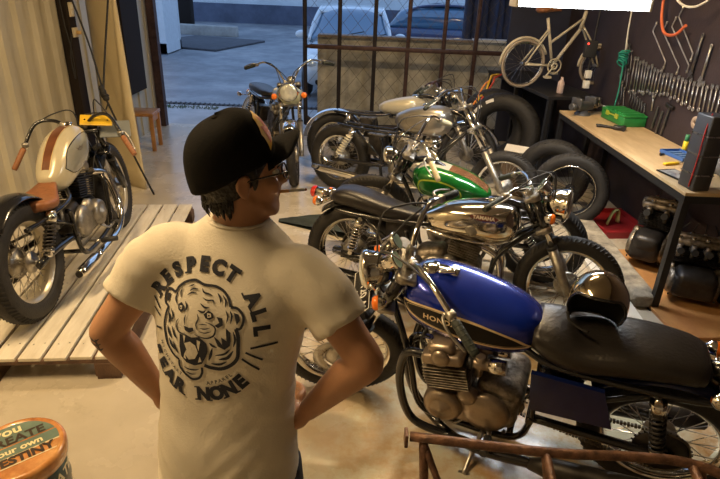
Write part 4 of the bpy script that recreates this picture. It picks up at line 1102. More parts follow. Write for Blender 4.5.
for i, (ya, za, yb, zb) in enumerate(((5.28, 1.63, 4.93, 1.42), (5.10, 1.645, 4.70, 1.41), (4.97, 1.69, 4.56, 1.44), (4.90, 1.77, 4.55, 1.53))):
    k = MB(WRENCH); a = V((0, ya, za)); b_ = V((0, yb, zb)); d_ = (b_ - a).normalized()
    k.tube([a + V((0, -.03, .07)), a + V((0, -.005, .02)), a, b_, b_ + V((0, .005, -.05))], .0055, 8, 0)
    for q in (a + V((0, -.03, .07)), b_ + V((0, .005, -.05))): k.cyl(q + V((0, 0, -.012)), q + V((0, 0, .012)), .009, n=8)
    lbl = ['cranked tyre lever farthest from the camera in the group of four', 'cranked tyre lever second farthest from the camera in the group of four', 'cranked tyre lever third from the far end of the group of four', 'topmost and nearest cranked tyre lever of the group of four'][i]
    tag(k.build('cranked_lever', None, (WX - .015, 0, 0)), lbl, 'lever', 'cranked levers on the tool wall')
def adj(L, m, y, z, rx, lb, nm, fat=.02):
    k = MB(m); k.tube([(0, 0, 0), (0, 0, -L)], [fat * .45, fat * .6, fat * .5], 8, sq=.6)
    k.box((0, .008, -L - .02), (.012, .045, .045), (.4, 0, 0), .004).box((0, -.018, -L - .045), (.012, .016, .04), (.4, 0, 0), .003).box((0, .022, -L - .05), (.012, .014, .04), (.4, 0, 0), .003).torus((0, 0, .006), (1, 0, 0), fat * .45, .004, 12, 6)
    return hang(k, y, z, rx, lb, 'wrench', nm, None)
adj(.26, WRENCHD, 4.49, 1.66, .05, 'dark pipe wrench hanging left of the bright adjustable wrench', 'pipe_wrench', .03)
adj(.22, WRENCH, 4.34, 1.60, .03, 'bright adjustable wrench hanging beside the dark pipe wrench', 'adjustable_wrench', .026)
for i, (y, z, L, lb) in enumerate(((4.86, 1.06, .20, 'long grey file hanging first of the three under the spanner row'), (4.77, 1.04, .22, 'long grey file hanging second of the three under the spanner row'), (4.68, 1.09, .24, 'claw hammer hanging nearest of the tools under the spanner row'))):
    k = MB(WRENCHD); k.box((0, 0, -L / 2), (.010, .022, L), None, .003)
    if i == 2: k.mat(DARKM).box((0, 0, .01), (.03, .12, .03), None, .008).mat(WRENCHD)
    hang(k, y, z, .12, lb, 'hammer' if i == 2 else 'file', 'hammer' if i == 2 else 'file', None)
k = MB(WRENCH); k.tube([(0, .03, .05), (0, 0, 0), (0, 0, -.10)], .007, 8).tube([(0, -.035, .04), (0, 0, 0)], .007, 8); hang(k, 4.98, 1.10, -.2, 'forked chrome socket handle hanging under the spanner row', 'wrench', 'forked_wrench', None)
for i in range(7):
    k = MB(WRENCHD); k.tube([(0, .02, .03), (0, 0, 0), (0, 0, -.11 - .01 * i)], .006, 6).torus((0, .022, .034), (1, 0, 0), .010, .005, 10, 6); hang(k, 5.42 - i * .055, 1.05 - .01 * i, .05, 'small dark spanner hanging below the far part of the spanner row', 'spanner', 'small_spanner', 'small dark spanners under the row')
k = MB(mat('sanding_disc', (.42, .32, .24), .7)); k.lathe([(.014, -.004), (.045, -.004), (.047, 0), (.045, .006), (.014, .006), (.014, -.004)], (0, 0, 0), (-1, 0, 0), 28); tag(k.build('grinding_disc', None, (WX - .01, 4.27, 1.06)), 'round brown grinding disc hanging on the wall beside the banded black case', 'disc')
k = MB(WHITEP); k.cyl((0, 0, 0), (-.03, 0, 0), .016, n=16); tag(k.build('wall_hook', None, (WX + .0, 4.10, 1.74)), 'small white round hook on the dark tool wall', 'hook')
for i, (y, z, m_, lb) in enumerate(((4.18, 1.86, mat('red_tool_grip', (.25, .04, .03), .5), 'dark pliers with red grip high on the tool wall'), (4.06, 1.88, WRENCHD, 'dark chisel high on the tool wall beside the pliers'))):
    k = MB(m_); k.tube([(0, 0, 0), (0, .03, -.09)], .010, 8).mat(WRENCHD).tube([(0, 0, 0), (0, -.02, .06)], .007, 8); hang(k, y, z, 0, lb, 'pliers' if i == 0 else 'chisel', 'pliers' if i == 0 else 'chisel', None)
sh = MB(WSTEEL); sh.box((0, 0, 0), (.09, .60, .03)).box((0.03, 0, -.04), (.02, .6, .08)); tag(sh.build('tool_rail', None, (WX - .04, 3.86, 1.80)), 'dark steel shelf rail high at the near end of the tool wall', 'rail')
# cables
OR = mat('orange_hose', (.70, .16, .06), .45)
k = MB(OR); k.tube([(2.46, 5.12, 3.5), (2.46, 5.12, 2.3), (2.46, 5.14, 1.88), (2.44, 4.98, 1.66), (2.45, 4.80, 1.64), (2.46, 4.68, 1.72)], .012, 8, 8); tag(k.build('air_hose'), 'orange red hose drooping on the tool wall beside the lamp', 'hose')
k = MB(WHITEP); k.tube([(2.45, 5.10, 3.5), (2.45, 5.05, 2.1), (2.40, 4.8, 1.90), (2.40, 4.5, 1.86), (2.45, 4.3, 2.0), (2.47, 4.25, 2.2), (2.47, 4.2, 3.5)], .009, 8, 8); tag(k.build('white_cable'), 'white cable hanging in a loop at the top of the tool wall', 'cable')
k = MB(WHITEP); k.tube([(2.44, 5.66, 3.5), (2.44, 5.66, 2.2), (2.43, 5.63, 1.7), (2.44, 5.60, 1.4)], .007, 8, 5).mat(mat('green_cord', (.02, .30, .22), .5)); 
for i in range(6): k.torus((2.44 - .01 * (i % 2), 5.60 + .01 * (i % 3), 1.42 - .022 * i), (.2 * i, .4, 1), .040, .008, 16, 6)
k.tube([(2.44, 5.60, 1.40), (2.45, 5.58, 1.1), (2.44, 5.57, .9)], .007, 8, 4); tag(k.build('green_cord_bundle'), 'bundle of green cord on a pale cable at the far end of the tool wall', 'cord')
# power strip chain hanging in the corner
ps = thing('socket_strip', 'hanging strip with two white sockets and red indicator in the corner above the rack', 'socket', (2.22, 5.85, 1.05))
k = MB(CORD); k.tube([(0, 0, 2.45), (0, 0, .4), (0.0, 0, .0)], .009, 8, 4).box((-.02, 0, .36), (.12, .06, .16), None, .01); k.build('cable', ps)
for zz in (.02, .12): k = MB(WHITEP); k.box((0, -.02, zz), (.06, .05, .075), None, .006); k.build('socket_block', ps)
k = MB(mat('red_pilot', (.9, .05, .03), .3, emit=(1, .05, .03), es=3)); k.ell((-.06, -.035, .41), (.010,) * 3); k.build('pilot_light', ps)
k = MB(mat('pinkish_bottle', (.55, .42, .38), .4)); k.lathe([(.03, 0), (.034, .01), (.034, .11), (.014, .14), (.014, .16), (0, .16)], n=18); tag(k.build('oil_bottle', None, (2.02, 5.98, .95)), 'small pale bottle standing on the black rack beside the bicycle', 'bottle')
# bicycle folded on the rack
CR = mat('bicycle_cream_paint', (.60, .54, .42), .4, 0, var=.25)
bc = thing('bicycle', 'old cream framed bicycle standing folded on the black rack', 'bicycle', (2.08, 6.32, .965), (0, -.04, .22))
def bwheel(c, Rr, nm='wheel'):
    k = MB(mat('bicycle_tire', (.30, .25, .20), .6)); k.torus(c, (0, 1, 0), Rr, .016, 36, 8).mat(STEEL).torus(c, (0, 1, 0), Rr - .022, .009, 32, 6)
    for i in range(20): a = i * pi / 10; k.tube([V(c) + V((cos(a) * .02, .02 * (-1) ** i, sin(a) * .02)), V(c) + V((cos(a + .3) * (Rr - .02), 0, sin(a + .3) * (Rr - .02)))], .0015, 4, caps=False)
    k.cyl(V(c) - V((0, .05, 0)), V(c) + V((0, .05, 0)), .016); k.build(nm, bc)
bwheel((-.42, 0, .25), .235, 'rear_wheel'); bwheel((.45, 0, .20), .19, 'front_wheel')
k = MB(CR)
k.tube([(-.08, 0, .22), (-.20, 0, .70)], .016, 10).tube([(-.08, 0, .22), (.22, 0, .62)], .018, 10).tube([(-.14, 0, .45), (.20, 0, .68)], .014, 10).cyl((.19, 0, .58), (.23, 0, .76), .020)
for sg in (-1, 1): k.tube([(-.08, sg * .03, .22), (-.42, sg * .05, .25)], .010, 8).tube([(-.17, sg * .02, .58), (-.42, sg * .05, .25)], .009, 8).tube([(.22, sg * .02, .60), (.32, sg * .045, .45), (.45, sg * .045, .20)], .010, 8, 4)
k.build('frame', bc)
k = MB(CR); k.torus((-.08, -.05, .22), (0, 1, 0), .075, .008, 28, 6).torus((-.08, -.05, .22), (0, 1, 0), .03, .01, 16, 6)
for sg in (-1, 1): k.tube([(-.08, sg * .05, .22), (-.08 + sg * .1, sg * .07, .12)], .009, 8).box((-.08 + sg * .1, sg * .11, .12), (.06, .07, .02))
k.build('crankset', bc)
k = MB(SEATT); k.loft([[-.34, 0, .78, .02, .02, .01], [-.30, 0, .78, .08, .03, .03], [-.16, 0, .78, .05, .02, .02], [-.06, 0, .77, .015, .015, .01]], 14, 16); k.build('saddle', bc)
k = MB(CHROME); k.tube([(.23, 0, .76), (.24, 0, .86)], .012).tube([(.10, .26, .88), (.20, .20, .87), (.24, 0, .86), (.20, -.20, .87), (.10, -.26, .88)], .011, 8, 5); k.build('handlebar', bc)
for cx_, Rr in ((-.42, .265), (.45, .22)):
    k = MB(CR); k.tube([(cx_ + cos(a) * Rr, 0, (.25 if cx_ < 0 else .20) + sin(a) * Rr) for a in [radians(q) for q in range(20, 190, 10)]], .014, 6); k.build('mudguard', bc)
# ---- tyres under the benches
def loose_tire(label, c, ax, Rr, r, rimf=True, letters=False, grp=None):
    t = MB(RUBBER); t.torus((0, 0, 0), (0, 0, 1), Rr - r, r, 48, 14, .9)
    for i in range(60):
        a = 2 * pi * i / 60
        for sg in (-1, 1): t.tube([V((cos(a) * (Rr - r + r * .93), sin(a) * (Rr - r + r * .93), sg * .3 * r)), V((cos(a + .06) * (Rr - r + r * .6), sin(a + .06) * (Rr - r + r * .6), sg * r * .75))], .005, 4, caps=False)
    q = V(ax).to_track_quat('Z', 'Y')
    o = t.build('tire', None, c); o.rotation_euler = q.to_euler(); tag(o, label, 'tyre', grp)
    if rimf:
        k = MB(BLACKP); k.lathe([(Rr - 2 * r + .01, -.04), (Rr - 2 * r - .008, -.03), (Rr - 2 * r - .012, 0), (Rr - 2 * r - .008, .03), (Rr - 2 * r + .01, .04)], n=40)
        for i in range(24): a = i * pi / 12; k.tube([(cos(a) * .03, sin(a) * .03, .02 * (-1) ** i), (cos(a + .3) * (Rr - 2 * r), sin(a + .3) * (Rr - 2 * r), 0)], .002, 4, caps=False)
        k.cyl((0, 0, -.05), (0, 0, .05), .045, n=20); k.mat(CHROME).torus((0, 0, .040), (0, 0, 1), Rr - 2 * r + .006, .005, 40, 6); k.build('rim', o)
    if letters:
        for a0, a1 in letters:
            k = MB(mat('tyre_white_letters', (.72, .70, .66), .6))
            R1, R2 = Rr - r + r * .15, Rr - r + r * .5; vs = []
            for i in range(9):
                a = a0 + (a1 - a0) * i / 8
                for q_ in (R1, R2): vs.append((cos(a) * q_, sin(a) * q_, r * .9 * sqrt(max(0, 1 - ((q_ - Rr + r) / r) ** 2)) + .002))
            k.add(vs, [(2 * i, 2 * i + 1, 2 * i + 3, 2 * i + 2) for i in range(8)], False); k.build('sidewall_marking', o)
    return o
loose_tire('black spoked wheel with chrome rim edge leaning in front of the workbench', (1.84, 4.72, .325), (-.45, -1, .10), .33, .058)
loose_tire('bare black tyre standing behind the chrome edged spare wheel', (1.80, 5.12, .33), (-.5, -1, .08), .34, .075, False)
loose_tire('wide black tyre with white sidewall marks under the rack corner', (1.55, 6.30, .43), (-.50, -1, .12), .44, .10, False, ((1.9, 2.15), (2.3, 2.6)))
loose_tire('wide black tyre leaning behind the white marked tyre', (1.50, 6.56, .43), (-.50, -1, .12), .44, .10, False)
for i, (x, y, z, rz, lb) in enumerate(((1.56, 5.52, .36, -.5, 'small white cardboard box perched on the crate beside the leaning tyres'),)):
    k = MB(mat('white_card', (.70, .66, .58), .7, 0, var=.1)); k.box((0, 0, .06), (.24, .12, .10), None, .003).box((.0, -.06, .115), (.24, .10, .004), (.5, 0, 0)); tag(k.build('card_box', None, (x, y, z), (0, 0, rz)), lb, 'box')
k = MB(mat('brown_crate', (.12, .08, .05), .7, 0, var=.3)); k.box((0, 0, .18), (.26, .22, .36), None, .006); tag(k.build('crate', None, (1.56, 5.52, 0), (0, 0, -.5)), 'brown crate under the small white box beside the tyres', 'crate')
# cable tangle at the rack corner
tg = [('yellow', (.75, .48, .05), 0), ('red', (.60, .08, .05), .03), ('orange', (.80, .28, .06), -.03)]
for nm, c_, dx in tg:
    k = MB(mat(nm + '_cable', c_, .45)); random.seed(ord(nm[0]))
    pts = [V((1.60 + dx, 7.0, .97))]
    for i in range(7): pts.append(V((1.50 + dx - i * .04 + random.uniform(-.02, .02), 6.85 - i * .06, .97 - i * .045 + random.uniform(-.03, .03))))
    k.tube(pts, .011, 8, 5); tag(k.build('cable'), nm + ' cable of the tangle hanging over the rack corner onto the tyres', 'cable', 'cable tangle at the rack corner')
# ---- floor clutter at the right
k = MB(mat('rough_kerb', (.50, .44, .34), .9, 0, col2=(.20, .18, .15), vs=9, bump=.6, bs=30)); k.box((0, 0, .05), (.16, 1.75, .10), None, .02); tag(k.build('kerb_beam', None, (1.97, 4.15, 0), (0, 0, -.03)), 'mottled rough kerb beam on the floor below the workbench edge', 'beam')
k = MB(WHITEP); k.box((0, 0, .02), (.13, 1.6, .04), None, .004); tag(k.build('white_plank', None, (1.80, 3.55, 0), (0, 0, -.05)), 'white painted plank on the floor beside the rough kerb beam', 'plank')
k = MB(mat('orange_plywood', (.62, .33, .12), .5, 0, col2=(.38, .17, .06), vs=3)); k.box((0, 0, .012), (.52, 1.25, .022), None, .003); tag(k.build('plywood_sheet', None, (2.22, 3.55, 0), (0, 0, .06)), 'orange plywood sheet on the floor under the spare engines', 'plywood')
rt = thing('red_tray', 'shallow red drip tray on the floor behind the rough kerb beam', 'tray', (2.30, 4.72, 0), (0, 0, .1))
k = MB(mat('red_tray_plastic', (.32, .02, .025), .4)); k.box((0, 0, .01), (.42, .56, .02))
for sg in (-1, 1): k.box((sg * .205, 0, .035), (.012, .56, .05)).box((0, sg * .275, .035), (.42, .012, .05))
k.build('tray', rt)
k = MB(mat('lime_rag', (.45, .48, .20), .8)); k.tube([(-.06, -.02, .03), (-.03, -.02, .14), (.02, 0, .16), (.05, .02, .04)], .022, 8, 5, sq=.4); tag(k.build('rag', None, (2.28, 4.70, .0)), 'pale lime strip of rag standing in the red tray', 'rag')
def spare(label, loc, rz, kind, s):
    e = thing('spare_engine', label, 'engine', loc, (0, 0, rz)); engine(e, dict(kind=kind, cover=GREASY, fin=DARKM, head=GREASY), (0, 0, .16 * 1), 'crankcase'); e.scale = (s, s, s); return e
spare('greasy spare engine on the plywood sheet left of the bench leg', (2.26, 3.98, .024), .9, 'twin', .95)
spare('greasy spare engine with round covers on the plywood right of the bench leg', (2.30, 3.44, .024), 1.2, 'four', .85)
# ------------------------------------------------------------------ bike markings, plates, helmet, rusty frame
from mathutils import noise
noise_ = lambda a, b: noise.noise(V((a, b, .5)))
def rootM(o): return Matrix.Translation(o.location) @ o.rotation_euler.to_matrix().to_4x4()
LET = mat('plate_white_letters', (.72, .70, .66), .5)
def lplate(root, c, u, v, M=None, sc=1.):
    u = V(u).normalized(); v = V(v).normalized(); n = u.cross(v); c = V(c)
    Q = Matrix((u, v, n)).transposed()
    k = MB(BLACKP, M); k.box(c, (.275 * sc, .115 * sc, .003), Q, .0); k.mat(LET)
    flat_text(k, 'KB 3120 AK', .056 * sc, c + v * .012 * sc, u, v, .0012, .003); flat_text(k, '05', .026 * sc, c - v * .036 * sc, u, v, .0008, .003)
    for q in ((-.1325, 0, .004, .108), (.1325, 0, .004, .108), (0, -.052, .26, .004), (0, .052, .26, .004)): k.box(c + u * q[0] * sc + v * q[1] * sc + n * .0022, (q[2] * sc, q[3] * sc, .001), Q)
    return k.build('number_plate', root)
b = bI
lplate(blue, b['top'] + b['fwd'] * .075 - b['u'] * .255 + V((0, -.01, 0)), (0, 1, 0), (-.72, 0, .70), bS, 1.0)
lplate(blue, (-.17, 0, .67), (0, -1, 0), (.55, 0, .83), None, 1.0)
GOLDL = mat('tank_gold_line', (.85, .68, .42), .4, .1)
for sg in (-1, 1):
    D = Decal(btank, (.805, sg * .5, .80), (-sg, 0, 0), (0, 0, 1), .0012)
    prof = [(.255, -.105), (.18, -.045), (.06, .0), (-.08, .022), (-.19, .022), (-.265, -.0), (-.25, -.035), (-.15, -.068), (0, -.09), (.14, -.102)]
    q = [(p.x * sg, p.y) for p in catmull([(*p, 0) for p in prof + prof[:1]], 5)[:-1]]
    k = MB(mat('tank_black_panel', (.006, .005, .006), .45, spec=.3)); D.put(k, poly_geo(q, .014)); k.mat(GOLDL); D.put(k, stroke_geo(q, .009, True), lift=.0006)
    qi = [(p[0] * .93 + .0, p[1] * .86 - .004) for p in q]; D.put(k, stroke_geo(qi, .002, True), lift=.0006)
    k.mat(GOLDL); vs, fs = text_geo('HONDA', .036, .0010, 1.1); D.put(k, ([V((p.x - sg * .10, p.y - .024)) for p in vs], fs), lift=.0012)
    k.build('tank_side_panel', btank)
    k = MB(BLUED); k.plate([(-.16, -.11), (.15, -.13), (.17, .07), (-.10, .07)] if sg < 0 else [(-.15, -.13), (.16, -.11), (.10, .07), (-.17, .07)], .022, (.36, sg * .135, .545), Matrix((V((-sg, 0, 0)), V((0, 0, 1)), V((0, sg, 0)))).transposed())
    k.build('side_cover', blue)
    D = Decal(ytank, (.82, sg * .5, .695), (-sg, 0, 0), (0, 0, 1), .0015)
    ov = [(cos(a) * .085, .012 + sin(a) * .020) for a in [i * pi / 12 for i in range(24)]]; ov = [(max(-.07, min(.07, p[0])) + (p[0] - max(-.07, min(.07, p[0]))) , p[1]) for p in ov]
    k = MB(mat('badge_oxblood', (.10, .02, .015), .3, coat=.5)); D.put(k, poly_geo(ov, .01)); k.mat(mat('badge_letters', (.75, .68, .58), .3, .3)); vs, fs = text_geo('YAMAHA', .030, .0012, 1.05); D.put(k, ([V((p.x, p.y + .012)) for p in vs], fs), lift=.001)
    k.mat(CHROME); D.put(k, stroke_geo(ov, .003, True), lift=.0006); k.build('tank_badge', ytank)
    k = MB(BLACKP); pts = [(.46, sg * .10, .58), (.62, sg * .138, .56), (.82, sg * .155, .555), (.95, sg * .135, .575), (1.015, sg * .09, .635)]; k.mat(CHROME).tube(pts, .006, 8, 6); k.build('tank_trim', ytank)
    D = Decal(gtank, (.68, sg * .5, .66), (-sg, 0, 0), (0, 0, 1), .0012)
    gv = [(sg * p[0], p[1]) for p in [(-.20, .0), (-.17, .05), (-.06, .065), (.06, .04), (.12, -.01), (.08, -.07), (-.06, -.095), (-.17, -.06)]]; gv = [(p.x, p.y) for p in catmull([(*p, 0) for p in gv + gv[:1]], 4)[:-1]]
    k = MB(mat('lime_line', (.45, .55, .05), .3)); D.put(k, stroke_geo(gv, .010, True)); k.build('tank_line', gtank)
D = Decal(gtank, (.66, 0, 1.2), (1, 0, 0), (0, 1, 0), .0012)
k = MB(COPPER); D.put(k, poly_geo([(-.26, -.045), (.02, -.055), (.02, .055), (-.26, .045)], .02)); k.mat(CREAMT); D.put(k, poly_geo([(.02, -.055), (.24, -.065), (.24, .065), (.02, .055)], .02)); k.build('tank_top_stripe', gtank)
D = Decal(stank, (.84, -.5, .80), (1, 0, 0), (0, 0, 1), .001)
sv = [(cos(a) * .11 - .03, sin(a) * .065) for a in [i * pi / 14 for i in range(28)]]
k = MB(mat('tank_engraved_line', (.16, .13, .10), .5, .5)); D.put(k, stroke_geo(sv, .003, True)); k.build('tank_line', stank)
# helmet on the blue bike's seat
hp = rootM(blue) @ V((.35, -.01, .805)) + V((0, 0, .0))
he = thing('helmet', 'open faced chrome helmet with gold shine resting on the black seat of the blue motorcycle', 'helmet', hp, (radians(14), 0, radians(155))); he.scale = (.95, .95, .95)
HEL = mat('helmet_gold_chrome', (.78, .66, .46), .10, 1, rvar=.06, vs=3, var=.25)
k = MB(HEL); ring = []; n_ = 44; m_ = 18
# shell: forward is +y; the rim dips at the back and rises over the face
vs = []; fs = []
for lay, rr in ((0, 1.), (1, .93)):
    for i in range(m_ + 1):
        for a in range(n_):
            th = 2 * pi * a / n_; f_ = sin(th)
            low = -.62 if f_ < .1 else -.62 + .92 * min(1, (f_ - .1) / .6) ** .8
            ph = pi / 2 + (math.asin(max(-1, min(1, low))) - pi / 2) * i / m_
            vs.append(V((cos(ph) * cos(th) * .115 * rr, cos(ph) * sin(th) * .135 * rr, .095 + sin(ph) * .125 * rr)))
o_ = (m_ + 1) * n_
for L_ in (0, 1):
    for i in range(m_):
        for a in range(n_):
            b_ = (a + 1) % n_; f = (L_ * o_ + i * n_ + a, L_ * o_ + i * n_ + b_, L_ * o_ + (i + 1) * n_ + b_, L_ * o_ + (i + 1) * n_ + a)
            fs.append(f if L_ else f[::-1])
for a in range(n_): b_ = (a + 1) % n_; fs.append((m_ * n_ + a, m_ * n_ + b_, o_ + m_ * n_ + b_, o_ + m_ * n_ + a))
k.add(vs, fs[:m_ * n_]); k.mat(mat('helmet_lining', (.015, .013, .012), .9)); k.add(vs, fs[m_ * n_:])
k.build('shell', he)
rim = [vs[m_ * n_ + a] for a in range(n_)]
k = MB(BLACKP); k.tube(rim, .0065, 8, 0, closed=True); k.build('rim_trim', he)
k = MB(mat('helmet_lining', (.015, .013, .012), .9)); k.tube([(.10, .03, .03), (.085, .055, .004), (.04, .075, -.012), (.01, .10, -.010)], .007, 6, 5, sq=.4); k.build('chin_strap', he)
# rusty frame standing in the near right corner
rf = thing('bare_frame', 'rusty brown bare tubular frame standing in front of the blue motorcycle', 'frame', (0, 0, 0))
A_, B_, C_, D_ = V((.19, 1.40, .60)), V((.625, 1.355, .60)), V((1.08, 1.33, .60)), V((1.20, 1.27, .58))
k = MB(RUST); k.tube([A_, B_, (.9, 1.345, .605), C_, D_, (1.34, 1.10, .50)], .0165, 12, 5); k.box(A_ + V((-.012, 0, -.006)), (.012, .045, .05), None, .003); k.build('top_rail', rf)
k = MB(RUST); k.tube([V(A_) + V((.45, -.34, -.14)), (.9, .98, .46), (1.3, .92, .44)], .0165, 12, 4); k.build('side_rail', rf)
for a, b_ in ((A_ + V((.045, 0, 0)), (.27, 1.30, .015)), (B_, (.72, 1.22, .015)), (C_ + V((.03, 0, 0)), (1.22, 1.18, .015))):
    k = MB(RUST); k.tube([a, V(a).lerp(V(b_), .5) + V((.004, 0, 0)), b_], .0155, 12, 3); k.cyl(b_, V(b_) - V((0, 0, .014)), .03); k.build('upright', rf)
k = MB(RUST); k.tube([(.25, 1.34, .30), (.5, 1.33, .27), (.70, 1.28, .26)], .013, 10, 4).tube([(.70, 1.28, .26), (1.18, 1.24, .26)], .013, 10).tube([B_, (.64, 1.06, .46)], .014, 10).tube([C_, (1.12, .95, .45)], .014, 10); k.build('cross_tube', rf)
k = MB(RUST); k.tube([(.64, 1.06, .46), (.66, 1.04, .2), (.66, 1.03, .015)], .0155, 10).cyl((.66, 1.03, .015), (.66, 1.03, .0), .03); k.build('upright', rf)
k = MB(RUST); k.tube([(1.12, .95, .45), (1.13, .93, .2), (1.13, .92, .015)], .0155, 10).cyl((1.13, .92, .015), (1.13, .92, .0), .03); k.build('upright', rf)
k = MB(RUST); k.tube([(A_ + V((.05, 0, -.03))), (.30, 1.33, .45), (.40, 1.30, .30)], .012, 8, 4); k.build('bracket', rf)
# dark tarp edge on the floor behind the chrome roadster
k = MB(mat('dark_canvas', (.035, .045, .035), .8, 0, var=.5, vs=6, bump=.3)); n1, n2 = 26, 12; vs = []
for i in range(n1):
    for j in range(n2):
        t = i / (n1 - 1); s_ = j / (n2 - 1) - .5
        vs.append((-.72 + t * .80, 4.52 - .10 * t + s_ * (.06 + .55 * t), .012 + .10 * t * (1 - abs(s_)) + .035 * noise_(t * 7, s_ * 6) * t))
k.add(vs, [(i * n2 + j, (i + 1) * n2 + j, (i + 1) * n2 + j + 1, i * n2 + j + 1) for i in range(n1 - 1) for j in range(n2 - 1)], True)
k.add([(x, y, .002) for x, y, z in vs], [(i * n2 + j + 1, (i + 1) * n2 + j + 1, (i + 1) * n2 + j, i * n2 + j) for i in range(n1 - 1) for j in range(n2 - 1)], False)
tag(k.build('canvas_sheet'), 'crumpled dark canvas sheet with pointed end on the floor beside the roadster tail', 'canvas')
# ------------------------------------------------------------------ the man in the lettered shirt
from mathutils import noise
SKIN = mat('warm_skin', (.52, .27, .15), .45, 0, var=.12, vs=18, bump=.03)
SKIN.node_tree.nodes['Principled BSDF'].inputs['Subsurface Weight'].default_value = .08
SKIN.node_tree.nodes['Principled BSDF'].inputs['Subsurface Radius'].default_value = (.02, .008, .004)
SHIRT = mat('cream_cotton', (.78, .72, .60), .85, 0, var=.04, vs=3, bump=.12, bs=220, spec=.2)
DENIM = mat('dark_denim', (.025, .03, .05), .8, 0, var=.3, vs=60, bump=.1)
HAIR = mat('black_hair', (.012, .009, .007), .45, 0, var=.3, bump=.4, bs=90)
CAPM = mat('black_cap_cotton', (.006, .0055, .0055), .85, 0, bump=.1, bs=200, spec=.15)
INK = mat('black_shirt_ink', (.020, .022, .034), .8)
man = thing('person', 'person in black cap and tiger print T-shirt standing with hands on hips', 'person', (-.30, 1.08, 0), (0, 0, radians(-12)))
# body: trunk, legs, arms, hands, neck and head in one surface
HC = V((.006, .106, 1.558)); HM = Matrix.Translation(HC) @ Matrix.Rotation(radians(-53), 4, 'Z') @ Matrix.Rotation(radians(3), 4, 'X') @ Matrix.Scale(.95, 4)
k = MB(SKIN)
k.loft([[.80, 0, -.03, .150, .105, .105], [.92, 0, -.025, .158, .105, .105], [1.02, 0, -.01, .142, .092, .092], [1.15, 0, .01, .152, .095, .095], [1.28, 0, .045, .168, .095, .095], [1.36, 0, .07, .13, .075, .075], [1.42, 0, .09, .075, .058, .058], [1.46, 0, .10, .060, .055, .055]], 24, 24, ax='z', e=2.2)
SHO = {1: V((.178, .060, 1.350)), -1: V((-.178, .055, 1.365))}
ELB = {1: V((.330, .000, 1.195)), -1: V((-.280, -.045, 1.190))}
WRI = {1: V((.192, .005, 1.012)), -1: V((-.200, .000, .985))}
for sg in (1, -1):
    a, e_, w_ = SHO[sg], ELB[sg], WRI[sg]
    k.tube([a + V((-sg * .05, .0, .01)), a, a.lerp(e_, .35), a.lerp(e_, .75), e_, e_.lerp(w_, .06) + V((sg * .004, 0, -.006)), e_.lerp(w_, .3), e_.lerp(w_, .7), w_],
           [.055, .056, .050, .043, .041, .041, .043, .033, .025], 18, 4)
    # hand on the hip: palm against the waist, thumb to the back, fingers round the front
    hd = (w_ - e_).normalized(); pc = w_ + hd * .04 + V((-sg * .006, .012, -.012))
    k.tube([w_, w_ + hd * .03, pc + V((-sg * .01, .02, -.01))], [.025, .031, .030], 12, 4, sq=.75)
    k.ell(pc + V((-sg * .012, .024, -.006)), (.022, .042, .034))
    for q in range(4):
        b = pc + V((-sg * .012, .050, .022 - q * .017)); ln = (.040, .045, .042, .034)[q]
        k.tube([b, b + V((sg * .004 - sg * .002, ln * .7, -.004)), b + V((-sg * .012, ln * 1.3, -.007)), b + V((-sg * .038, ln * 1.7, -.010))], [.0105, .0095, .009, .0075], 10, 4)
    b = pc + V((-sg * .006, -.012, -.016))
    k.tube([b, b + V((-sg * .012, -.030, -.010)), b + V((-sg * .030, -.048, -.006)), b + V((-sg * .052, -.056, -.002))], [.014, .0125, .0105, .0085], 10, 4)
    hp = V((sg * .085, -.03, .86))
    k.tube([hp, (sg * .10, -.01, .66), (sg * .105, -.015, .47), (sg * .11, -.035, .25), (sg * .115, -.04, .09)], [.090, .078, .056, .050, .036], 18, 5)
    k.tube([(sg * .115, -.06, .045), (sg * .12, .02, .045), (sg * .135, .12, .03)], [.035, .036, .028], 12, 4)
k.tube([V((0, .085, 1.40)), V((.01, .100, 1.47)), HC + HM.to_3x3() @ V((0, -.022, -.03))], [.062, .056, .055], 18, 4)
k.M = HM
k.ell((0, -.012, .024), (.071, .091, .088), None, 24, 16).ell((0, .030, -.035), (.056, .060, .075), None, 20, 14).ell((0, .066, -.086), (.026, .024, .022))
k.ell((0, .072, .018), (.045, .022, .018)).ell((.034, .060, -.028), (.024, .026, .026)).ell((-.034, .060, -.028), (.024, .026, .026))
k.tube([(0, .086, .012), (0, .100, -.010), (0, .108, -.026), (0, .094, -.034)], [.009, .010, .012, .010], 12, 4)
for sg in (-1, 1): k.ell((sg * .011, .093, -.028), (.008, .010, .008))
k.ell((0, .088, -.051), (.020, .009, .006)).ell((0, .085, -.062), (.018, .009, .007)).tube([(.045, -.0, -.055), (.036, .045, -.082), (0, .072, -.100), (-.036, .045, -.082), (-.045, 0, -.055)], [.02, .018, .016, .018, .02], 10, 5)
for sg in (-1, 1):
    k.ell((sg * .075, -.010, -.010), (.008, .016, .026), (.15, 0, sg * .40))
    k.tube([(sg * .075, .004, .006), (sg * .082, -.004, .018), (sg * .088, -.020, .016), (sg * .088, -.026, -.003), (sg * .083, -.016, -.026), (sg * .076, -.004, -.034)], [.0045, .005, .0055, .0055, .0055, .0065], 8, 5)
body = fuse(k, 'body', [SKIN], .0055, 5, .5, man)
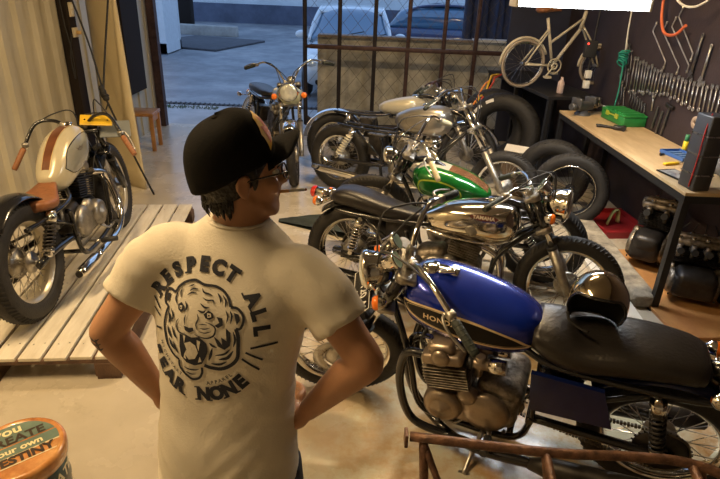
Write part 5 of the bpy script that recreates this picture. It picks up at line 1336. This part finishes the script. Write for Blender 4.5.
# eyes, brows
e = MB(mat('eye_white', (.7, .68, .62), .2), HM)
for sg in (-1, 1): e.mat(mat('eye_white', (.7, .68, .62), .2)).ell((sg * .030, .076, .003), (.012, .010, .008)).mat(HAIR).ell((sg * .030, .084, .003), (.0055, .004, .0055))
e.build('eyes', man)
h = MB(HAIR, HM); h.loft([[-.052, 0, -.050, .050, .055, .045], [-.035, 0, -.040, .066, .060, .052], [-.005, 0, -.022, .074, .074, .082], [.03, 0, -.014, .078, .084, .092], [.05, 0, -.014, .076, .084, .092]], 16, 28, ax='z', e=2.1)
for sg in (-1, 1): h.tube([(sg * .072, .012, .03), (sg * .072, .018, .0), (sg * .070, .016, -.020)], [.010, .008, .003], 8, 4, sq=.6).tube([(sg * .018, .092, .018), (sg * .034, .090, .022), (sg * .048, .078, .018)], [.002, .003, .002], 6, 4)
for i in range(150):
    a = random.uniform(-2.9, -.25); b = V((cos(a) * .066, -.018 + sin(a) * .072, random.uniform(-.055, -.01))); h.tube([b, b * 1.0 + V((cos(a) * .002, sin(a) * .003, -.018)), b + V((-cos(a) * .004, -sin(a) * .004, -.034))], [.004, .0035, .0008], 5)
h.build('hair', man)
# cap
CM = HM @ Matrix.Translation((0, -.004, .020)) @ Matrix.Rotation(radians(13), 4, 'X')
k = MB(CAPM, CM); R_ = []
for i in range(19):
    t = i / 18; ph = t * pi / 2; ring = []
    for a in range(36):
        th = 2 * pi * a / 36; s_ = sin(th)
        rr = 1.0; hgt = .114 + .010 * max(0, s_)
        x = cos(th) * .090 * cos(ph) ** .62; y = -.008 + sin(th) * (.112 if s_ < 0 else .106) * cos(ph) ** (.62)
        z = .008 + hgt * sin(ph) ** .95 + (-.030 * (1 - t) if s_ < 0 else 0.) * -s_ * (-1) * -1
        if t == 0: pass
        ring.append(V((x, y, z)))
    R_.append(ring)
k.rings(R_, True)
k.ell((0, -.008, .122), (.010, .010, .005))
cap = k.build('cap', man)
k = MB(CAPM, CM); R_ = []
for i in range(13):
    t = i / 12; w_ = .082 * (1 - .10 * t - .9 * max(0, t - .62) ** 2 * 3.2); y = .070 + .095 * t
    ring = []
    for lay, q in ((0, 1), (1, -1)):
        for j in range(13):
            u_q = (-1 + 2 * j / 12) * q
            ring.append(V((u_q * w_, y - .030 * u_q * u_q * (1 if t > .2 else .6), .016 + .016 * t - .020 * u_q * u_q - lay * .004)))
    R_.append(ring)
k.rings(R_); k.build('cap_brim', man)
D = Decal(cap, CM @ V((.022, .075, .075)), CM.to_3x3() @ V((-.95, -.3, 0)), CM.to_3x3() @ V((0, -.6, .8)), .002)
k = MB(mat('patch_yellow', (.85, .52, .05), .6)); D.put(k, poly_geo([(-.024, -.034), (.024, -.034), (.028, .004), (.014, .030), (-.014, .030), (-.028, .004)], .008))
k.mat(mat('patch_orange', (.70, .16, .03), .6)); D.put(k, poly_geo([(-.018, -.030), (.018, -.030), (.010, -.005), (.016, .014), (.002, .006), (-.005, .025), (-.010, .0), (-.020, .010)], .006), lift=.0006)
k.build('cap_patch', cap)
# glasses
k = MB(BLACKP, HM)
for sg in (-1, 1):
    k.tube([(sg * .031 + cos(a) * .023, .100 - abs(cos(a)) * .001, .002 + sin(a) * .018) for a in [q * pi / 8 for q in range(16)]], .0022, 8, 0, closed=True)
    k.tube([(sg * .054, .099, .008), (sg * .070, .080, .010), (sg * .078, .0, .006), (sg * .078, -.014, -.002)], .0022, 6, 4)
k.tube([(-.009, .101, .006), (0, .103, .009), (.009, .101, .006)], .002, 6, 3)
gl = k.build('glasses', man)
k = MB(mat('spectacle_lens', (.8, .85, .9), .03, 0, trans=.95, alpha=.35), HM)
for sg in (-1, 1): k.lathe([(0, 0), (.022, .0)], (sg * .031, .100, .002), (0, 1, 0), 24)
k.build('lenses', gl)
# jeans, belt and shoes
k = MB(DENIM); k.loft([[.80, 0, -.03, .158, .112, .112], [.90, 0, -.026, .166, .113, .113], [.945, 0, -.024, .160, .108, .108]], 8, 28, ax='z', e=2.3)
for sg in (-1, 1): k.tube([(sg * .085, -.03, .85), (sg * .10, -.012, .66), (sg * .105, -.015, .47), (sg * .11, -.035, .25), (sg * .115, -.035, .07)], [.100, .090, .074, .066, .066], 20, 5)
fuse(k, 'jeans', [DENIM], .008, 4, .5, man)
for sg in (-1, 1):
    k = MB(mat('shoe_canvas', (.05, .05, .055), .7)); k.loft([[-.115, sg * .12, .06, .030, .03, .03], [-.06, sg * .12, .065, .042, .045, .04], [.02, sg * .122, .055, .045, .04, .035], [.10, sg * .128, .045, .048, .025, .03], [.16, sg * .132, .035, .030, .015, .02]], 18, 20)
    k.mat(WHITEP)
    k.M = Matrix.Rotation(0, 4, 'Z'); k.tube([(sg * .12, -.115, .018), (sg * .13, .16, .018)], .001, 4)
    vs_n = len(k.v)
    # loft runs along x: swing it to point forward
    k.v = [V((p.y if i < vs_n - 8 else p.x, p.x if i < vs_n - 8 else p.y, p.z)) for i, p in enumerate(k.v)]
    k.mat(WHITEP).box((sg * .126, .022, .014), (.095, .275, .028), None, .012); k.build('shoe', man)
# shirt
k = MB(SHIRT)
k.loft([[.815, 0, -.045, .176, .128, .128], [.86, 0, -.042, .175, .128, .128], [.95, 0, -.034, .170, .122, .122], [1.03, 0, -.018, .163, .112, .112], [1.12, 0, .0, .166, .110, .110], [1.21, 0, .022, .178, .112, .114], [1.30, 0, .045, .186, .108, .110], [1.365, 0, .062, .168, .090, .092], [1.41, 0, .078, .130, .076, .080], [1.44, 0, .090, .092, .066, .070], [1.458, 0, .094, .072, .062, .064]], 40, 40, ax='z', e=2.35)
for sg in (1, -1):
    a, e_ = SHO[sg], ELB[sg]
    k.tube([a + V((-sg * .10, 0, -.015)), a + V((-sg * .03, 0, -.008)), a.lerp(e_, .22), a.lerp(e_, .42), a.lerp(e_, .60)], [.075, .078, .073, .067, .067], 26, 5)
    k.tube([a + V((-sg * .12, .01, .035)), a + V((-sg * .02, 0, -.002)), a.lerp(e_, .2)], [.040, .055, .06], 18, 4)
    k.tube([a + V((-sg * .07, -.01, -.10)), a + V((sg * .01, -.01, -.055)), a.lerp(e_, .4) + V((0, 0, -.01))], [.05, .052, .05], 16, 4)
shirt = fuse(k, 'shirt', [SHIRT], .0065, 10, .6, man)
for v in shirt.data.vertices:
    p = v.co; n = v.normal
    low = max(0., min(1., (1.22 - p.z) / .3)); side = min(1., abs(p.x) / .16)
    d = .004 * (noise.noise(V((p.x * 9, p.y * 9, p.z * 5))) ) + .0055 * low * noise.noise(V((p.x * 7 + p.z * 3, 2, p.z * 22 - abs(p.x) * 26))) + .004 * side * noise.noise(V((p.x * 10, p.y * 14, p.z * 30 + p.x * 20)))
    arm = max(0., abs(p.x) - .17) * 9; d += .004 * min(arm, 1) * noise.noise(V((p.x * 16, p.y * 10, p.z * 34 + p.x * 40)))
    v.co = p + n * d
shirt.data.update()
# collar, cuffs and hem ribs
k = MB(SHIRT); k.tube([V((cos(a) * .0695, .093 + sin(a) * .062, 1.453 + .004 * -sin(a))) for a in [q * pi / 12 for q in range(24)]], .0042, 8, 0, closed=True); k.build('collar', shirt)
# printed artwork on the back
yw = radians(0)
PU = .00074
DS = Decal(shirt, (-.014, -.5, 1.332), (1, 0, 0), (0, .18, .98), .0022)
def C4(x, y): return ((x - 240) * PU, (235 - y) * PU * 1.04)
def C1(x, y): return C4(x * .6996 + 79.8, y * .6996 + 63.8)
k = MB(INK)
def arc(word, r, a0, a1, size, flip=False, bold=.003):
    n_ = len(word); bold *= 1.25
    for i, ch in enumerate(word):
        if ch == ' ': continue
        a = radians(a0 + (a1 - a0) * i / (n_ - 1)); g_ = text_geo(ch, size, bold)
        rot = a - pi / 2 if not flip else a + pi / 2
        # slab ends: small feet on every letter
        vs, fs = g_; xs = [p.x for p in vs]; ys = [p.y for p in vs]; x0, x1, y0, y1 = min(xs), max(xs), min(ys), max(ys); h_ = size * .085
        parts = [(vs, fs)]
        feet = []
        if ch in 'RPAFN': feet.append((x0, y0))
        if ch in 'RAN': feet.append((x1, y0))
        if ch in 'TP' and ch != 'P': feet.append(((x0 + x1) / 2, y0))
        if ch in 'N': feet.append((x0, y1))
        for fx, fy in feet:
            w2 = size * .13; sy = h_ if fy == y0 else -h_
            parts.append(([V((fx - w2, fy)), V((fx + w2, fy)), V((fx + w2, fy + sy)), V((fx - w2, fy + sy))], [(0, 1, 2, 3)]))
        c_ = (cos(a) * r - .009, sin(a) * r * 1.04)
        for vv, ff in parts:
            DS.put(k, ([V((p.x * cos(rot) - p.y * sin(rot) + c_[0], p.x * sin(rot) + p.y * cos(rot) + c_[1])) for p in vv], ff), sub=2 if size > .02 else 0)
arc('RESPECT ALL', .136, 150, 8, .041, bold=.0022)
arc('FEAR NONE', .139, 211, 315, .041, True, .0022)
arc('NICHSTART', .111, 205, 247, .010, True, .0002); arc('APPAREL', .113, 283, 312, .011, True, .0002)
for q in ([(55, 195), (85, 175)], [(60, 238), (88, 225)], [(66, 262), (92, 252)], [(55, 222), (72, 180)]):
    pass
for a, b in (((48, 172), (80, 200)), ((48, 205), (82, 222)), ((62, 262), (90, 256)), ((385, 262), (455, 246)), ((372, 275), (420, 295)), ((362, 295), (412, 326))):
    DS.put(k, stroke_geo([C4(*a), C4(*b)], .0048, taper=False))
def S1(pts, w, closed=False, taper=True, sm=True):
    q = [C1(*p) for p in pts]
    if sm and len(q) > 2: q = [(p.x, p.y) for p in catmull([(*p, 0) for p in (q + q[:1] if closed else q)], 4)]
    DS.put(k, stroke_geo(q, w * .00054, False, taper and not closed))
S1([(34, 104), (27, 130), (32, 160), (48, 172), (38, 205), (30, 250), (40, 290), (56, 330), (88, 362), (122, 378)], 10, taper=False)
S1([(34, 104), (55, 100), (78, 106), (96, 80), (130, 56), (170, 45), (212, 56), (262, 56), (300, 70), (326, 96), (340, 126)], 10, taper=False)
S1([(340, 126), (368, 128), (392, 148), (400, 176), (390, 205), (372, 208)], 10, taper=False)
S1([(372, 208), (384, 240), (386, 290), (384, 330), (360, 362), (318, 384), (270, 386), (242, 380)], 15, taper=False)
S1([(122, 378), (124, 408), (142, 428), (160, 440), (188, 452), (218, 442), (232, 418), (232, 392)], 10, taper=False)
def F1(pts, m_=INK, lift=0.): k.mat(m_); DS.put(k, poly_geo([C1(*p) for p in pts], .008), lift=lift); k.mat(INK)
F1([(122, 268), (150, 262), (180, 270), (215, 262), (250, 285), (256, 318), (244, 352), (232, 376), (200, 388), (160, 382), (134, 360), (124, 320)])
LT = SHIRT
F1([(148, 300), (175, 288), (200, 300), (214, 330), (200, 358), (172, 366), (150, 345), (160, 325)], LT, .0007)
F1([(140, 268), (152, 268), (147, 300)], LT, .0008); F1([(206, 275), (222, 280), (216, 322), (208, 300)], LT, .0008); F1([(146, 362), (152, 340), (160, 368)], LT, .0008); F1([(214, 372), (222, 345), (230, 366)], LT, .0008)
S1([(176, 300), (166, 325), (184, 340)], 5); S1([(190, 310), (196, 335), (186, 350)], 5)
F1([(140, 228), (165, 232), (186, 228), (190, 240), (170, 252), (148, 246)])
F1([(102, 150), (118, 138), (134, 150), (136, 168), (120, 178), (106, 168)]); F1([(112, 152), (124, 150), (126, 164), (116, 166)], LT, .0008); F1([(117, 155), (122, 155), (122, 161), (117, 161)], INK, .0014)
F1([(228, 168), (248, 150), (268, 158), (274, 174), (256, 186), (238, 182)]); F1([(244, 160), (260, 160), (264, 174), (248, 178)], LT, .0008); F1([(250, 165), (257, 165), (257, 172), (250, 172)], INK, .0014)
F1([(286, 170), (312, 172), (316, 200), (296, 214), (280, 206), (300, 192)]); F1([(330, 210), (352, 226), (352, 280), (330, 300), (300, 290), (280, 250), (300, 262), (318, 280), (312, 250), (336, 262)])
F1([(36, 118), (56, 116), (50, 150), (40, 150)]); F1([(356, 146), (378, 150), (386, 172), (374, 192), (366, 172)])
for pts, w in (([(150, 90), (165, 78), (190, 76)], 7), ([(140, 108), (160, 94), (186, 92)], 6), ([(206, 70), (216, 84), (240, 88), (256, 92)], 7), ([(214, 104), (236, 112), (262, 110), (270, 128)], 6), ([(208, 128), (230, 140), (250, 138)], 8), ([(112, 84), (106, 104), (112, 122)], 7), ([(92, 104), (86, 130), (96, 150)], 8),
    ([(276, 80), (290, 96), (296, 116)], 8), ([(300, 86), (316, 106), (318, 130)], 8), ([(200, 156), (224, 160), (236, 150)], 9), ([(136, 132), (146, 150), (142, 172)], 8), ([(200, 170), (206, 190), (198, 214), (206, 236)], 7), ([(148, 180), (142, 202), (146, 226)], 6),
    ([(194, 254), (220, 262), (252, 262), (280, 246), (284, 216), (262, 202), (240, 198)], 7), ([(150, 258), (128, 262), (106, 250), (100, 224), (112, 206)], 7), ([(216, 226), (238, 226), (262, 218)], 5), ([(214, 240), (240, 242), (268, 232)], 5), ([(210, 212), (230, 208), (250, 208)], 4), ([(116, 226), (130, 232)], 4), ([(112, 238), (128, 244)], 4),
    ([(52, 190), (62, 214), (58, 240)], 12), ([(66, 176), (80, 200), (76, 230)], 9), ([(50, 250), (64, 280), (80, 296)], 13), ([(64, 300), (82, 326), (104, 340)], 13), ([(78, 246), (92, 276), (108, 290)], 11), ([(88, 306), (100, 330), (118, 350)], 10),
    ([(362, 220), (372, 252), (366, 284)], 10), ([(366, 300), (344, 332), (306, 346)], 13), ([(352, 296), (330, 318), (290, 330)], 9), ([(276, 300), (270, 330), (262, 356)], 12), ([(340, 350), (310, 366), (272, 368)], 10), ([(262, 280), (276, 290), (296, 296)], 10),
    ([(340, 140), (350, 160), (348, 190)], 8), ([(322, 140), (334, 164), (330, 190)], 7), ([(146, 404), (170, 410), (200, 408), (218, 402)], 7), ([(156, 424), (180, 430), (204, 426)], 6), ([(168, 60), (158, 66), (140, 74)], 5), ([(236, 68), (250, 72)], 5)):
    S1(pts, w)
k.build('shirt_print', shirt)
# tattoo band on the left arm
k = MB(mat('tattoo_ink', (.06, .045, .05), .5)); DT = Decal(body, (-.285, -.6, 1.17), (1, 0, 0), (0, 0, 1), .0012)
for pts in ([(-.022, .018), (-.002, .012), (.010, .022)], [(-.020, .004), (.0, .0), (.012, .008)], [(-.010, -.010), (.004, -.014), (.014, -.006)], [(0, .02), (.004, -.012)]): DT.put(k, stroke_geo(pts, .007, taper=True))
k.build('tattoo', body)
# cigarette
mp = man.matrix_basis @ (HM @ V((.012, .094, -.056))); md = (man.matrix_basis.to_3x3() @ HM.to_3x3() @ V((.18, .95, -.05))).normalized()
mp = Matrix.Translation((-.30, 1.08, 0)) @ Matrix.Rotation(radians(-12), 4, 'Z') @ (HM @ V((.012, .092, -.056))); md = (Matrix.Rotation(radians(-12), 3, 'Z') @ HM.to_3x3() @ V((.15, .95, -.02))).normalized()
cg = thing('cigarette', 'lit white cigarette held between the lips of the person in the black cap', 'cigarette', mp)
k = MB(WHITEP); k.cyl((0, 0, 0), md * .055, .0038, n=12); k.build('paper', cg)
k = MB(mat('filter_cork', (.70, .36, .14), .6)); k.cyl(-md * .006, md * .018, .0039, n=12); k.build('filter', cg)
k = MB(mat('ash_ember', (.35, .12, .06), .8)); k.cyl(md * .055, md * .060, .0036, .003, n=12); k.build('ember', cg)
# ------------------------------------------------------------------ light and camera
w = bpy.data.worlds.new('dusk'); SC.world = w; w.use_nodes = True
nt = w.node_tree; bg = nt.nodes['Background']
tcw = nt.nodes.new('ShaderNodeTexCoord'); sp = nt.nodes.new('ShaderNodeSeparateXYZ'); nt.links.new(tcw.outputs['Generated'], sp.inputs[0])
rw = nt.nodes.new('ShaderNodeValToRGB'); nt.links.new(sp.outputs['Z'], rw.inputs['Fac'])
rw.color_ramp.elements[0].color = (.42, .60, .92, 1); rw.color_ramp.elements[1].color = (.26, .45, .85, 1)
nt.links.new(rw.outputs['Color'], bg.inputs['Color']); bg.inputs['Strength'].default_value = 1.35
def area(name, loc, sx, sy, col, p, rot=(0, 0, 0)):
    l = bpy.data.lights.new(name, 'AREA'); l.shape = 'RECTANGLE'; l.size = sx; l.size_y = sy; l.color = col; l.energy = p
    o = bpy.data.objects.new(name, l); COL.objects.link(o); o.location = loc; o.rotation_euler = rot; return o
def lamp_tube(label, loc, ln, col, es, power, drop=0., rz=0., name='ceiling_lamp', fat=1., grp=None):
    t = thing(name, label, 'lamp', loc, (0, 0, rz), grp)
    k = MB(WHITEP); k.box((0, 0, .045 * fat), (ln + .03, .10 * fat, .05 * fat), None, .008)
    for sg in (-1, 1): k.box((sg * (ln / 2 + .015), 0, .01), (.02, .06 * fat, .05 * fat), None, .006)
    if drop:
        for sg in (-1, 1): k.cyl((sg * ln * .35, 0, .06), (sg * ln * .35, 0, drop), .004, n=6)
    k.build('housing', t)
    k = MB(mat('tube_' + name + str(es), (1, 1, 1), .4, emit=col, es=es)); k.cyl((-ln / 2, 0, 0), (ln / 2, 0, 0), .02 * fat, n=16); k.build('tube', t)
    a = area('light', V((0, 0, -.03 * fat)), ln, .05, col, power); a.parent = t
    return t
WARM = (1, .70, .36)
lamp_tube('warm ceiling tube lamp nearest the corrugated wall', (-1.75, 1.5, 3.35), 1.3, WARM, 9, 100, .15, pi / 2, grp=None)
lamp_tube('warm ceiling tube lamp over the row of motorcycles', (.55, 4.3, 3.35), 1.3, WARM, 9, 95, .15, 0)
lamp_tube('cool white tube lamp hanging low over the workbench', (1.31, 3.8, 1.89), .80, (.93, .97, 1), 26, 16, 1.61, .04, 'workbench_lamp', 2.6)
cam = bpy.data.cameras.new('camera'); co = bpy.data.objects.new('camera', cam); COL.objects.link(co)
cam.sensor_width = 36; cam.lens = 560 / 720 * 36; cam.clip_start = .05
P_, R_ = radians(25), radians(2.3)
co.matrix_world = Matrix.Translation((0, 0, 1.96)) @ Matrix.Rotation(pi / 2 - P_, 4, 'X') @ Matrix.Rotation(R_, 4, 'Z')
SC.camera = co
vs_ = SC.view_settings; vs_.view_transform = 'Standard'; vs_.look = 'None'; vs_.exposure = 0.; vs_.gamma = 1.; vs_.use_curve_mapping = False
